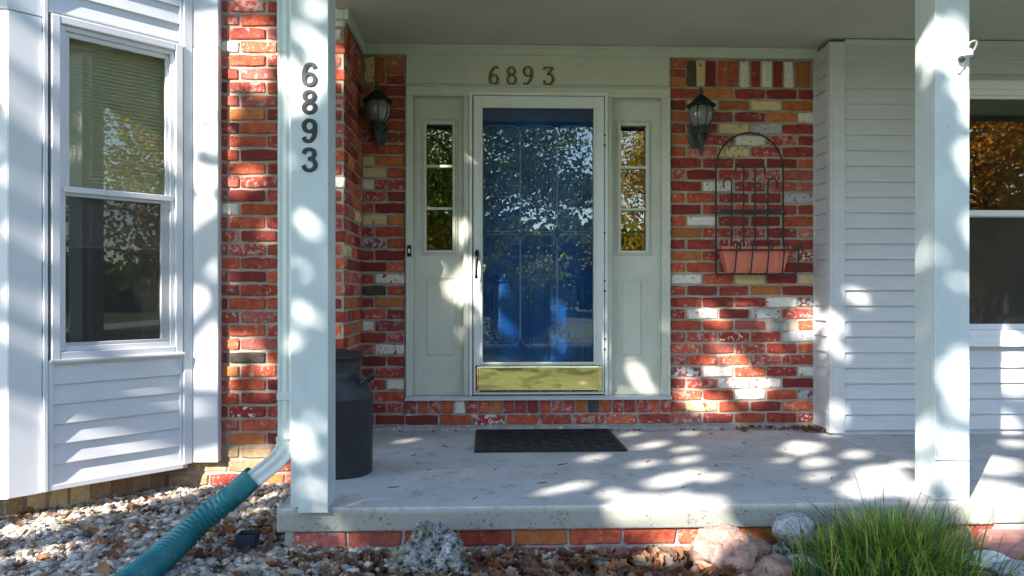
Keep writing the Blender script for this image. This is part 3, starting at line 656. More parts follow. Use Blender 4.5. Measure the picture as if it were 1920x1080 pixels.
# inside of the bay
b = MB().fb(FB, -0.3, 1.5, -1.9, -1.85, 0.1, 2.6).fb(FB, 0.05, 1.2, -1.85, -0.1, 0.05, 0.1).fb(FB, 0.05, 1.2, -1.85, -0.055, 2.55, 2.6)
b.fb(FB, 0.93, 0.96, -1.85, -0.06, 0.1, 2.55).fb(FB, 0.03, 0.055, -1.85, -0.06, 0.1, 2.55)
b.build('interior_room', M['room'], bw)
MB().poly([(-3.6, 3.76, 2.722), (-2.37, 3.76, 2.722), (-1.69, 4.44, 2.722), (-3.6, 4.44, 2.722)], (0, 0, 0.03)).build('bay_roof', M['shingle'], bw)
MB().poly([(-3.6, 3.80, -0.088), (-2.40, 3.80, -0.088), (-1.76, 4.44, -0.088), (-3.6, 4.44, -0.088)], (0, 0, 0.035)).build('floor_panel', M['vinyl'], bw)
# foundation under the bay: buff bricks on end
FF = Frame(-2.485, 3.882, 1, 1)
fo = MB().fb(FF, 0.0, 0.82, -0.12, MORT, -0.45, -0.09).build('bay_foundation', M['mortar'], house)
for i in range(8): brick(fo, FF, 0.06 + i * 0.104, -0.175, random.choice('ttttyt'), 0.088, 0.185, BSOLD)
FF2 = Frame(0, FF.o.y, 1, 0)
fo2 = MB().fb(FF2, -3.6, FF.o.x - 0.012, -0.12, MORT, -0.45, -0.09).build('bay_foundation', M['mortar'], house)
for i in range(5): brick(fo2, FF2, FF.o.x - 0.06 - i * 0.104, -0.175, random.choice('tttt'), 0.088, 0.185, BSOLD)

# ------------------------------------------------------------------ house numbers
def arc(cx, cy, rx, ry, a0, a1, n=24): return [(cx + rx * math.cos(R(a0 + (a1 - a0) * k / n)), cy + ry * math.sin(R(a0 + (a1 - a0) * k / n))) for k in range(n + 1)]
def flat(pts, n=6): return [(p.x, p.y) for p in crom([(x, y, 0) for x, y in pts], n)]
SANS = {'8': [arc(.3, .735, .195, .185, 0, 360), arc(.3, .275, .225, .205, 0, 360)],
        '6': [arc(.3, .30, .22, .225, 0, 360), flat([(.08, .32), (.09, .58), (.19, .83), (.33, .915), (.46, .88), (.53, .76)])],
        '3': [flat([(.07, .74), (.14, .88), (.30, .925), (.46, .86), (.49, .72), (.42, .59), (.25, .54)]), flat([(.25, .54), (.44, .49), (.53, .34), (.49, .17), (.32, .075), (.15, .12), (.06, .27)])]}
SERIF = {'8': [arc(.3, .74, .18, .20, 0, 360), arc(.3, .27, .22, .235, 0, 360)],
         '6': [arc(.3, .28, .21, .245, 0, 360), flat([(.09, .30), (.11, .55), (.22, .80), (.38, .945), (.50, .95)])],
         '3': [flat([(.06, .80), (.08, .93), (.28, .93), (.50, .93), (.40, .76), (.26, .57), (.36, .57), (.50, .46), (.53, .28), (.42, .08), (.24, .04), (.08, .12), (.06, .22)])]}
for d_ in (SANS, SERIF): d_['9'] = [[(.6 - x, 1 - y) for x, y in st] for st in d_['6']]
def digit(ch, table, F, a, z, h, d, wmin, wmax, thick, m, parent):
    b = MB()
    for si, st in enumerate(table[ch]):
        n = len(st); lay = thick * (1.0 if si == 0 else 0.93); rings = []
        for i, (x, y) in enumerate(st):
            cl = abs(st[0][0] - st[-1][0]) + abs(st[0][1] - st[-1][1]) < 1e-6
            p0 = st[i - 1] if i else (st[-2] if cl else st[0]); p1 = st[i + 1] if i < n - 1 else (st[1] if cl else st[-1])
            tx, ty = p1[0] - p0[0], p1[1] - p0[1]; L = math.hypot(tx, ty) or 1; tx /= L; ty /= L
            w = (wmin + (wmax - wmin) * abs(ty) ** 1.3) / 2
            P = lambda ox, oy, dd: F.p(a + (x + ox - .3) * h, d + dd, z + (y + oy - .5) * h)
            rings.append([P(-ty * w, tx * w, 0), P(-ty * w * .8, tx * w * .8, lay), P(ty * w * .8, -tx * w * .8, lay), P(ty * w, -tx * w, 0)])
        b.loft(rings)
    if table is SERIF:
        for ch_, x, y in (('3', .07, .20), ('6', .49, .90), ('9', .11, .10)):
            if ch_ == ch: b.loft([[F.p(a + (x - .3 + rr_ * math.cos(k * .628)) * h, d + dd, z + (y - .5 + rr_ * math.sin(k * .628)) * h) for k in range(10)] for rr_, dd in ((.06, 0), (.05, thick * 1.05))])
    return b.build('digit', m, parent)
FPL = Frame(0, 3.238, 1, 0)
hn = tag(empty('house_number', (-0.764, 3.238, 1.46)), 'black metal house number 6893 running down the left porch post', 'house number')
for ch, z in zip('6893', (1.887, 1.768, 1.643, 1.518)): digit(ch, SANS, FPL, -0.764, z, 0.108, 0.001, 0.15, 0.19, 0.006, M['number_black'], hn)
hn2 = tag(empty('house_number', (0.24, 5.09, 2.37)), 'aged brass house number 6893 on the board above the front door', 'house number')
for ch, a in zip('6893', (0.053, 0.174, 0.287, 0.43)): digit(ch, SERIF, FD, a, 2.437, 0.128, 0.009, 0.07, 0.15, 0.010, M['brass_old'], hn2)

# ------------------------------------------------------------------ wall lanterns
def lantern(x, z0, label):
    y = 4.965; c = (x, y, z0)
    t = tag(empty('wall_lantern', (x, 5.1, z0)), label, 'lantern', 'lanterns beside the front door')
    b = MB().lathe([(0, 0), (0.006, 0.012), (0.015, 0.04), (0.019, 0.055), (0.013, 0.068), (0.022, 0.078), (0.024, 0.09), (0.03, 0.105), (0.034, 0.118), (0.0, 0.12)], c, 16); b.build('tail_finial', M['lantern'], t, smooth=True)
    b = MB().lathe([(0.0, 0.118), (0.03, 0.118), (0.032, 0.14), (0.028, 0.16), (0.045, 0.185), (0.058, 0.193), (0.06, 0.200), (0.0, 0.202)], c, 20)
    for k in range(6):
        an = k * 1.047 + .3; b.tube([(x + r * math.cos(an), y + r * math.sin(an), z0 + zz) for r, zz in ((0.028, .108), (0.045, .13), (0.058, .152), (0.062, .157))], 0.005, 6)
    b.tube([(x + 0.062 * math.cos(k * .2618), y + 0.062 * math.sin(k * .2618), z0 + 0.157) for k in range(24)], 0.0055, 6, True)
    b.build('cup', M['lantern'], t, smooth=True)
    gp = [(0.050, 0.198), (0.068, 0.222), (0.080, 0.25), (0.085, 0.275), (0.083, 0.30), (0.076, 0.325), (0.066, 0.338)]
    MB().lathe(gp, c, 24).build('globe', M['lamp_glass'], t, smooth='all')
    for k in range(8):
        an = k * math.pi / 4 + 0.2
        MB().tube([(x + (r + .001) * math.cos(an), y + (r + .001) * math.sin(an), z0 + zz) for r, zz in gp], 0.0042, 6).build('rib', M['lantern'], t, smooth=True)
        MB().lathe([(0.0, 0.336), (0.094, 0.334), (0.098, 0.338), (0.096, 0.346), (0.082, 0.352), (0.068, 0.366), (0.045, 0.388), (0.026, 0.406), (0.012, 0.414), (0.0, 0.416)], c, 24).build('roof', M['lantern'], t, smooth=True)
    MB().lathe([(0.0, 0.41), (0.01, 0.412), (0.012, 0.42), (0.02, 0.43), (0.02, 0.438), (0.01, 0.446), (0.012, 0.452), (0.006, 0.464), (0.0, 0.474)], c, 14).build('finial', M['lantern'], t, smooth=True)
    b = MB().sweep([(x, 5.099, z0 + .16), (x, 5.086, z0 + .16), (x, 5.078, z0 + .16)], lambda i: [((0.052 - .010 * (i == 2)) * math.cos(q * .3927), (0.088 - .012 * (i == 2)) * math.sin(q * .3927)) for q in range(16)]); b.build('back_plate', M['lantern'], t, smooth=True)
    MB().tube(crom([(x, 5.08, z0 + .17), (x, 5.045, z0 + .185), (x, 5.01, z0 + .16), (x, 4.985, z0 + .115), (x, 4.968, z0 + .10)], 5), 0.012, 8).build('arm', M['lantern'], t, smooth=True)
lantern(1.452, 1.868, 'dark metal wall lantern on the brick right of the door, beside the trellis')
lantern(-0.722, 1.882, 'dark metal wall lantern in the brick corner left of the door')

# ------------------------------------------------------------------ iron trellis and trough
tr = tag(empty('wall_trellis', (1.82, 5.09, 1.06)), 'black wrought iron arched wall trellis with plant basket on the brick right of the door', 'trellis')
y = 5.066; pts = [(1.586, y, 1.07), (1.586, y, 1.4)] + [(1.586, y, 1.80)] + [(1.821 - 0.235 * math.cos(R(a)), y, 1.80 + 0.25 * math.sin(R(a))) for a in range(10, 180, 10)] + [(2.056, y, 1.80), (2.056, y, 1.4), (2.056, y, 1.07)]
MB().tube(pts, 0.0065, 8).build('hoop', M['black'], tr, smooth=True)
for x, zt, s, w in ((1.694, 1.733, -1, 0.030), (1.779, 1.833, -1, 0.030), (1.858, 1.833, 1, 0.032), (1.948, 1.733, 1, 0.030)):
    pts = [(x, y - .002, 1.07), (x, y - .002, zt - w)] + [(x + s * w * (1 - math.cos(R(a))), y - .002 - .012 * math.sin(R(a / 2)), zt - w + w * math.sin(R(a))) for a in range(15, 181, 15)] + [(x + s * 2 * w, y - .016, zt - w - 0.038)]
    MB().tube(pts, 0.0055, 8).build('rod', M['black'], tr, smooth=True)
MB().box(1.592, 2.050, y - .0105, y - .0075, 1.492, 1.519).build('cross_bar', M['black'], tr, bevel=0.001)
for x in (1.60, 2.042): 
    b = MB().lathe([(0, 0), (.005, 0), (.004, .003), (0, .004)], (0, 0, 0), 8); b.v = [(x + p[0], y - .0105 - p[2], 1.505 + p[1]) for p in b.v]; b.build('screw', M['sash'], tr)
yf = 4.925
for x in (1.68, 1.79, 1.90, 2.005, 2.105):
    xb = x - 0.012
    pts = [(xb, y - .012, 1.07), (xb, yf + .02, 1.072), (xb + .002, yf, 1.09), (x, yf - .004, 1.22), (x + .001, yf - .004, 1.262)] + [(x + .001 + .012 * (1 - math.cos(R(a))), yf - .004, 1.262 + .014 * math.sin(R(a))) for a in range(30, 181, 30)] + [(x + .025, yf - .004, 1.225)]
    MB().tube(pts, 0.0058, 8).build('basket_bar', M['black'], tr, smooth=True)
MB().tube([(1.589, y, 1.236), (1.589, yf + .01, 1.232), (1.60, yf, 1.232), (1.8, yf, 1.232), (2.09, yf, 1.232), (2.103, yf + .01, 1.232), (2.06, y, 1.236)], 0.0062, 8).build('basket_rail', M['black'], tr, smooth=True)
MB().tube([(1.589, y, 1.07), (1.60, yf + .016, 1.068), (1.8, yf + .013, 1.068), (2.085, yf + .016, 1.068), (2.056, y, 1.07)], 0.0062, 8).build('basket_rail', M['black'], tr, smooth=True)
ys0, ys1 = 4.945, 5.05
def rect(x0, x1, y0, y1, z): return [(x0, y0, z), (x1, y0, z), (x1, y1, z), (x0, y1, z)]
tg = MB().loft([rect(1.635, 2.02, ys0 + .02, ys1 - .02, 1.078), rect(1.600, 2.052, ys0 + .002, ys1, 1.225), rect(1.59, 2.062, ys0 - .006, ys1 + .004, 1.226), rect(1.588, 2.064, ys0 - .008, ys1 + .006, 1.258), rect(1.596, 2.056, ys0, ys1 - .002, 1.258), rect(1.603, 2.048, ys0 + .006, ys1 - .006, 1.22), rect(1.64, 2.015, ys0 + .024, ys1 - .024, 1.09)])
tr2 = tag(tg.build('planter_trough', M['terracotta'], bevel=0.003), 'empty salmon pink plastic trough sitting in the iron trellis basket', 'planter')
b = MB()
for i in range(13):
    x = 1.625 + i * 0.033; xb = 1.652 + i * 0.0285
    b.tube([(xb, ys0 + .018, 1.085), (x, ys0 + .001, 1.222)], 0.003, 4)
b.build('flutes', M['terracotta'], tr2)

# ------------------------------------------------------------------ small fixtures
ob = tag(empty('outlet_box', (2.045, 5.1, 0.672)), 'grey metal weatherproof outlet cover set in the brick below the trellis', 'outlet')
MB().fb(FD, 1.988, 2.102, -0.01, 0.012, 0.673, 0.748).build('plate', M['box_metal'], ob, bevel=0.003)
for x in (2.008, 2.052): MB().fb(FD, x, x + 0.034, 0.012, 0.019, 0.683, 0.738).build('flap', M['box_metal'], ob, bevel=0.004)
MB().fb(FD, 2.0, 2.09, 0.012, 0.022, 0.738, 0.744).build('hinge', M['box_metal'], ob, bevel=0.002)
db = tag(empty('doorbell', (-0.523, 5.07, 1.19)), 'small dark doorbell button on the left door casing', 'doorbell')
MB().fb(FD, -0.538, -0.509, 0.0285, 0.036, 1.19, 1.268).build('plate', M['bronze'], db, bevel=0.003)
MB().fb(FD, -0.53, -0.517, 0.036, 0.041, 1.215, 1.243).build('button', M['white_plastic'], db, bevel=0.002)
cb_ = tag(empty('camera_bracket', (2.15, 3.3, 1.94)), 'white security camera bracket screwed near the top of the right porch post', 'camera bracket')
MB().poly([(2.118, 3.299, 1.995), (2.125, 3.299, 1.965), (2.142, 3.299, 1.938), (2.15, 3.299, 1.938), (2.168, 3.299, 1.965), (2.175, 3.299, 1.995), (2.162, 3.299, 2.045), (2.152, 3.299, 2.06), (2.14, 3.299, 2.045)], (0, -0.009, 0)).build('plate', M['white_plastic'], cb_, bevel=0.002)
MB().tube([(2.150, 3.29, 2.005), (2.152, 3.28, 2.007), (2.158, 3.265, 2.012)], [0.018, 0.013, 0.011], 10).build('arm', M['white_plastic'], cb_, smooth=True)
b = MB().lathe([(0.0, -.016), (.011, -.012), (.016, 0), (.011, .012), (0, .016)], (2.143, 3.272, 1.998), 12); b.build('ball_joint', M['black'], cb_, smooth=True)
b = MB().tube(crom([(2.160, 3.26, 2.028), (2.162, 3.255, 2.048), (2.172, 3.25, 2.066), (2.192, 3.245, 2.072), (2.196, 3.245, 2.058), (2.188, 3.25, 2.035), (2.175, 3.255, 2.022)], 5, True), 0.004, 8, True); b.build('cable_loop', M['white_plastic'], cb_, smooth=True)
MB().lathe([(0, 0), (.02, 0), (.022, .012), (.016, .03), (0, .032)], (2.168, 3.262, 2.008), 14).build('socket', M['white_plastic'], cb_, smooth=True)

# ------------------------------------------------------------------ downspout and drain hose
def spout_sec(wx=0.032, wy=0.042):
    P = []
    for (x0, y0), (x1, y1) in (((-wx, -wy), (wx, -wy)), ((wx, -wy), (wx, wy)), ((wx, wy), (-wx, wy)), ((-wx, wy), (-wx, -wy))):
        L = math.hypot(x1 - x0, y1 - y0); nx_, ny_ = (y1 - y0) / L, -(x1 - x0) / L
        for k in range(8):
            t = k / 8; d = -0.0035 if k in (2, 3, 6) else 0
            P.append((x0 + (x1 - x0) * t + nx_ * d, y0 + (y1 - y0) * t + ny_ * d))
    return P
SEC = spout_sec()
ds = tag(empty('downspout', (-0.881, 3.33, 0.09)), 'pale fluted metal downspout running down beside the left porch post', 'downspout')
DX, DY = -0.881, 3.325
MB().loft([[(DX + x, DY + y, z) for x, y in SEC] for z in (0.30, 1.0, 1.9, 2.02)]).build('pipe', M['spout'], ds)
MB().loft([[(DX + x * 1.06, DY + y * 1.06, z) for x, y in SEC] for z in (2.0, 2.3, 2.60)]).build('pipe', M['spout'], ds)
el = crom([(DX, DY, 0.31), (DX, DY, 0.27), (DX - 0.022, DY - .004, 0.225), (DX - 0.07, DY - .01, 0.178), (DX - 0.175, DY - .026, 0.097)], 6)
b = MB().sweep(el, lambda i: [(x * (1.07 - .02 * (i % 3 == 1) - .006 * i), y * (1.05 - .03 * (i % 3 == 1) - .004 * i)) for x, y in [(q[1] * .98, q[0]) for q in SEC]], up=(0, 1, 0)); b.build('elbow', M['spout'], ds)
MB().box(DX - .036, DX + .036, DY - .046, DY + .046, 0.47, 0.505).build('strap', M['spout'], ds, bevel=0.003)
hs = tag(empty('drain_hose', (-1.3, 3.2, -0.2)), 'green corrugated flexible drain hose running from the downspout across the gravel', 'hose')
hp = crom([(-1.025, 3.31, 0.132), (-1.12, 3.30, 0.045), (-1.20, 3.28, -0.015), (-1.265, 3.23, -0.075), (-1.31, 3.13, -0.122), (-1.335, 2.99, -0.148), (-1.345, 2.83, -0.155), (-1.36, 2.55, -0.155)], 26)
L = [0.0]
for i in range(1, len(hp)): L.append(L[-1] + (hp[i] - hp[i - 1]).length)
i0 = next(i for i, l in enumerate(L) if l > 0.10)
MB().sweep(hp[:i0 + 1:4] + [hp[i0]], lambda i: [(0.050 * math.copysign(abs(math.cos(t)) ** .45, math.cos(t)), 0.047 * math.copysign(abs(math.sin(t)) ** .45, math.sin(t))) for t in [k * math.pi / 10 for k in range(20)]], up=(0, 1, 0)).build('adapter', M['hose'], hs, smooth=True)
# corrugated part sampled finely
fine = []; fr_ = []
s = L[i0] - 0.012
pos = i0 - 1
while s < L[-1] - 0.002:
    while pos < len(L) - 2 and L[pos + 1] < s: pos += 1
    t = (s - L[pos]) / max(1e-6, L[pos + 1] - L[pos]); fine.append(hp[pos].lerp(hp[pos + 1], t))
    q = s - L[i0]
    if q < 0.04: r = 0.046 + 0.008 * max(0, min(1, (q + .012) / 0.045))
    else:
        ph = ((q - .04) / 0.026) % 1.0; bend = 1.0 if q > 0.13 else 0.45
        r = 0.0505 + 0.0105 * bend * (1 - abs(2 * ph - 1)) ** 2
    fr_.append(r); s += 0.0026
MB().tube(fine, fr_, 24).build('corrugated_tube', M['hose'], hs, smooth='all')
da = tag(empty('drain_adapter', (-1.05, 3.3, -0.21)), 'small dark blue-black plastic drain adapter standing in the gravel by the slab corner', 'drain fitting')
b = MB().loft([rect(-1.088, -1.012, 3.27, 3.34, -0.18), rect(-1.093, -1.007, 3.265, 3.345, -0.115), rect(-1.086, -1.014, 3.272, 3.338, -0.115), rect(-1.082, -1.018, 3.276, 3.334, -0.17)]); b.build('socket', M['dark_plastic'], da, bevel=0.003)
MB().lathe([(0.0, -0.05), (0.062, -0.05), (0.06, 0.0), (0.045, 0.018), (0.0, 0.02)], (-1.04, 3.295, -0.195), 18).build('collar', M['dark_plastic'], da, smooth=True)

# ------------------------------------------------------------------ milk can and mat
mc = tag(empty('milk_can', (-0.765, 3.925, 0.0)), 'old black painted metal milk can with rust spots behind the left post', 'milk can')
cc = (-0.765, 3.925, 0.0)
MB().lathe([(0.0, 0.004), (0.155, 0.004), (0.162, 0.0), (0.166, 0.012), (0.164, 0.03), (0.166, 0.04), (0.167, 0.385), (0.171, 0.392), (0.171, 0.402), (0.166, 0.41), (0.163, 0.425), (0.148, 0.465), (0.125, 0.497), (0.108, 0.515), (0.104, 0.53)], cc, 40).build('body', M['can'], mc, smooth=True)
MB().lathe([(0.104, 0.525), (0.103, 0.575), (0.108, 0.592), (0.122, 0.602), (0.126, 0.608), (0.124, 0.614), (0.108, 0.612), (0.1, 0.6), (0.0, 0.595)], cc, 40).build('neck', M['can'], mc, smooth=True)
MB().lathe([(0.0, 0.606), (0.1, 0.606), (0.112, 0.612), (0.126, 0.616), (0.128, 0.628), (0.115, 0.634), (0.05, 0.637), (0.02, 0.65), (0.0, 0.65)], cc, 40).build('lid', M['can'], mc, smooth=True)
for an in (-12, 168):
    ca_, sa_ = math.cos(R(an)), math.sin(R(an)); side = Vector((-sa_, ca_, 0)); out = Vector((ca_, sa_, 0)); C0 = Vector(cc)
    MB().tube(crom([C0 + out * .135 + side * -.055 + Vector((0, 0, .475)), C0 + out * .165 + side * -.055 + Vector((0, 0, .50)), C0 + out * .172 + side * -.03 + Vector((0, 0, .512)), C0 + out * .172 + side * .03 + Vector((0, 0, .512)), C0 + out * .165 + side * .055 + Vector((0, 0, .50)), C0 + out * .135 + side * .055 + Vector((0, 0, .475))], 4), 0.0085, 8).build('handle', M['can'], mc, smooth=True)
mt = tag(empty('doormat', (0.385, 4.72, 0.0)), 'black rubber doormat with raised diamond pattern in front of the door', 'doormat')
MB().box(-0.07, 0.84, 4.37, 5.05, 0.0015, 0.010).build('base', M['rubber'], mt, bevel=0.003)
MB().ring(Frame(0, 0, 1, 0), -0.07, 0.84, -1, -0.9, 0, 1, 0.03) if False else None
b = MB().box(-0.068, 0.838, 4.372, 4.40, 0.0105, 0.015).box(-0.068, 0.838, 5.02, 5.048, 0.0105, 0.015).box(-0.068, -0.04, 4.40, 5.02, 0.0105, 0.0148).box(0.81, 0.838, 4.40, 5.02, 0.0105, 0.0148)
b.build('rim', M['rubber'], mt, bevel=0.002)
b = MB()
for i in range(11):
    for j in range(8):
        x = -0.0 + i * 0.077; yy = 4.44 + j * 0.077
        if (i + j) % 2 == 0:
            for q in range(3): b.poly([(x + .002 + q * .02, yy - .03, .0105), (x + .012 + q * .02, yy - .03, .0105), (x + .012 + q * .02 - .02, yy + .03, .0105), (x + .002 + q * .02 - .02, yy + .03, .0105)], (0, 0, .006))
        else:
            for q in range(3): b.poly([(x - .02 + q * .02, yy - .03, .0105), (x - .01 + q * .02, yy - .03, .0105), (x + .012 + q * .02, yy + .03, .0105), (x + .002 + q * .02, yy + .03, .0105)], (0, 0, .006))
b.build('tread', M['rubber'], mt)

# ------------------------------------------------------------------ rocks and edging
def rock(name, c, r, seed, amp, m, label, cat, flat_=1.0, sub=4, pit=0.0, rough=2.2, group=None, rot=0):
    bm = bmesh.new(); bmesh.ops.create_icosphere(bm, subdivisions=sub, radius=1.0)
    off = Vector((seed * 7.3, seed * 3.1, seed * 1.7))
    for v in bm.verts:
        p = v.co.copy(); n = p.normalized()
        f = 1 + amp * noise.noise(p * 1.1 + off) + amp * .55 * noise.noise(p * rough + off) + amp * .25 * noise.noise(p * rough * 2.6 + off)
        if pit:
            d = noise.voronoi(p * 3.6 + off)[0][0]; d2 = noise.voronoi(p * 7.5 + off)[0][0]
            f -= pit * max(0, 0.42 - d) * 1.6 + pit * .6 * max(0, 0.42 - d2); f += pit * .35 * noise.noise(p * 14 + off)
        v.co = p * f
    mx = Matrix.Rotation(rot, 4, 'Z') @ Matrix.Diagonal((r[0], r[1], r[2], 1)); bm.transform(mx)
    me = bpy.data.meshes.new(name); bm.to_mesh(me); bm.free(); me.materials.append(m)
    if not flat_: me.polygons.foreach_set('use_smooth', [True] * len(me.polygons))
    o = bpy.data.objects.new(name, me); col.objects.link(o); place(o, None, c); tag(o, label, cat, group); return o
kr = rock('rock', (-0.225, 3.04, -0.155), (0.132, 0.105, 0.138), 5, 0.42, M['karst'], 'pitted grey limestone rock full of holes in front of the slab', 'rock', 0, 6, 0.5, 2.0)
for v in kr.data.vertices:                     # peak it
    k = max(0, v.co.z) / 0.15; v.co.x = v.co.x * (1.12 - 0.42 * min(1, k)) + 0.012 * k; v.co.y *= 1 - 0.25 * min(1, k)
rock('rock', (1.01, 3.05, -0.135), (0.138, 0.125, 0.11), 11, 0.36, M['sandstone'], 'large pinkish sandstone boulder against the slab edge', 'rock', 0, 5, 0.0, 3.1)
rock('rock', (1.345, 3.19, -0.095), (0.088, 0.07, 0.078), 14, 0.26, M['granite'], 'speckled grey granite rock left of the grass clump', 'rock', 0, 4, 0.0, 1.5, rot=-.5)
rock('rock', (1.245, 3.10, -0.155), (0.042, 0.04, 0.04), 21, 0.4, M['karst'], 'small knobbly buff stone below the granite rock', 'rock', 0, 4, 0.4, 3.0)
rock('rock', (1.30, 3.02, -0.185), (0.075, 0.06, 0.04), 33, 0.25, M['white_rock'], 'flat pale stone tucked under the left of the grass', 'rock', 0, 4)
rock('rock', (1.14, 2.97, -0.195), (0.11, 0.09, 0.07), 41, 0.28, M['sandstone'], 'low brown sandstone lump between boulder and grass', 'rock', 0, 4)
rock('rock', (2.10, 3.04, -0.185), (0.11, 0.07, 0.035), 52, 0.22, M['white_rock'], 'flat white stone to the right of the grass clump', 'rock', 0, 4)
rock('rock', (2.17, 2.95, -0.20), (0.10, 0.07, 0.045), 57, 0.3, M['granite'], 'grey speckled stone at the bottom right corner', 'rock', 0, 4)
for i, (x, y_, l, rz, lb) in enumerate(((2.02, 3.20, .24, .03, 'pink paver block behind the grass clump'), (2.32, 3.20, .26, -.02, 'sunlit pink paver block below the right walkway'), (2.62, 3.21, .26, .02, 'pink paver block at the right picture edge'), (2.25, 3.115, .26, .05, 'lower pink paver block in front of the sunlit one'))):
    o = MB().quadbox([(-l / 2, -.05, 0), (l / 2, -.05, 0), (l / 2, .05, 0), (-l / 2, .05, 0), (-l / 2 + .008, -.045, .075), (l / 2 - .01, -.046, .072), (l / 2 - .008, .045, .074), (-l / 2 + .009, .044, .076)]).build('paver', M['paver'], bevel=0.008, seg=2)
    place(o, None, (x, y_, -0.19 - (0.03 if i == 3 else 0))); o.rotation_euler.z = rz; tag(o, lb, 'paver', 'pavers edging the bed')

# ------------------------------------------------------------------ gravel, leaves, grass
def lin(c, k): return (c[0] * k, c[1] * k, c[2] * k)
def scatter_gravel():
    bm = bmesh.new(); bmesh.ops.create_icosphere(bm, subdivisions=1, radius=1.0)
    base = [v.co.copy() for v in bm.verts]; faces = [tuple(v.index for v in f.verts) for f in bm.faces]; bm.free()
    b = MB(); rg = random.Random(5); cols = [(.62, .60, .56), (.50, .50, .52), (.70, .68, .64), (.42, .40, .37), (.56, .48, .38), (.36, .38, .42), (.66, .60, .52), (.30, .26, .22), (.46, .36, .28), (.25, .25, .27)]
    def ok(x, y):
        if x > -0.87 and y > 3.31: return False
        if y - x > 6.40: return False                      # under the bay
        if y > 4.46: return False
        if x < -2.5 and y > 3.86: return False
        if x > -0.55 and y < 3.2: return rg.random() < 0.25
        return True
    n = 0
    while n < 11500:
        x = rg.uniform(-3.1, 0.5); y = rg.uniform(2.75, 4.46)
        if x > -0.3 and rg.random() < .6: continue
        if not ok(x, y): continue
        near = 1 if y < 3.6 else .9
        s = rg.choice((.008, .010, .013, .016, .020, .025)) * rg.uniform(.8, 1.25)
        z = ground_z(x, y) + rg.uniform(-.004, .022)
        m = Matrix.Rotation(rg.uniform(0, 6.28), 3, 'Z') @ Matrix.Rotation(rg.uniform(-.6, .6), 3, 'X') @ Matrix.Diagonal((s * rg.uniform(.9, 1.5), s * rg.uniform(.7, 1.1), s * rg.uniform(.5, .85)))
        k0 = len(b.v); c = lin(rg.choice(cols), rg.uniform(.55, 1.05)); c = (c[0] * 1.06, c[1] * .98, c[2] * .88); j = [rg.uniform(.78, 1.2) for _ in base]
        for v, q in zip(base, j):
            w = m @ (v * q); b.v.append((x + w.x, y + w.y, z + w.z)); b.c.append(c)
        for f in faces: b.f.append(tuple(k0 + i for i in f))
        n += 1
    tag(b.build('gravel', M['gravel'], kind='stuff'), 'pale mixed gravel covering the bed below the bay window', 'gravel')
scatter_gravel()
LEAF_OUT = [(0, -.48), (.14, -.36), (.30, -.34), (.30, -.16), (.42, 0), (.30, .12), (.26, .30), (.12, .34), (0, .52), (-.12, .34), (-.26, .30), (-.30, .12), (-.42, 0), (-.30, -.16), (-.30, -.34), (-.14, -.36)]
def leaf_geo(rg, size, curl):
    ax = rg.uniform(0, math.pi); c, s = math.cos(ax), math.sin(ax); k2 = rg.uniform(-.6, .6)
    P = [(0, 0)] + [(x * .5, y * .5) for x, y in LEAF_OUT] + LEAF_OUT; out = []
    for x, y in P:
        x *= rg.uniform(.85, 1.15); y *= rg.uniform(.85, 1.15)
        u = x * c + y * s; w = -x * s + y * c
        a = u * curl; uu = math.sin(a) / curl; zz = (1 - math.cos(a)) / curl + k2 * w * w + rg.uniform(-.05, .05)
        out.append(Vector((uu * c - w * s, uu * s + w * c, zz)) * size)
    n = len(LEAF_OUT); F = [(0, 1 + i, 1 + (i + 1) % n) for i in range(n)] + [(1 + i, 1 + n + i, 1 + n + (i + 1) % n, 1 + (i + 1) % n) for i in range(n)]
    return out, F
BROWN = [(.22, .105, .06), (.31, .16, .09), (.15, .075, .05), (.36, .19, .10), (.27, .18, .135), (.32, .115, .05), (.21, .14, .11), (.42, .28, .18)]
def litter(name, spots, n, seed, smin, smax, label):
    b = MB(); rg = random.Random(seed)
    for _ in range(n):
        x0, x1, y0, y1, zoff, zr = rg.choices([s[:6] for s in spots], [s[6] for s in spots])[0]
        x, y = rg.uniform(x0, x1), rg.uniform(y0, y1)
        z = (ground_z(x, y) if zoff < 0.5 else zoff - 1.0) + rg.uniform(0.004, zr)
        vs, F = leaf_geo(rg, rg.uniform(smin, smax), rg.uniform(1.8, 4.6))
        m = Matrix.Rotation(rg.uniform(0, 6.28), 3, 'Z') @ Matrix.Rotation(rg.gauss(0, .55), 3, 'X') @ Matrix.Rotation(rg.gauss(0, .5), 3, 'Y')
        k = len(b.v); c = lin(rg.choice(BROWN), rg.uniform(.7, 1.2))
        for v in vs:
            w = m @ v; b.v.append((x + w.x, y + w.y, z + w.z)); b.c.append(c)
        b.f += [tuple(k + i for i in f) for f in F]
    return tag(b.build(name, M['litter'], kind='stuff', smooth='all'), label, 'leaves')
litter('leaf_litter', [(-0.1, 1.0, 2.82, 3.17, 0, .04, 8), (-0.1, 1.0, 3.1, 3.26, 0, .012, 2.5), (-0.9, -0.1, 2.9, 3.22, 0, .02, 4.5), (1.0, 1.5, 2.9, 3.25, 0, .03, 2), (1.6, 2.6, 2.85, 3.1, 0, .02, 2.5), (-1.35, -0.92, 3.2, 3.75, 0, .04, 2.6), (-2.5, -0.9, 2.8, 3.9, .02, .03, 2.2)], 950, 3, .05, .095, 'brown dead leaves heaped along the foot of the porch slab')
litter('leaf_litter', [(-3.0, -2.3, 3.75, 4.0, 0, .03, 2), (-2.5, -1.75, 3.85, 4.5, 0, .03, 2)], 130, 8, .045, .08, 'dead leaves gathered in the shade under the bay window')
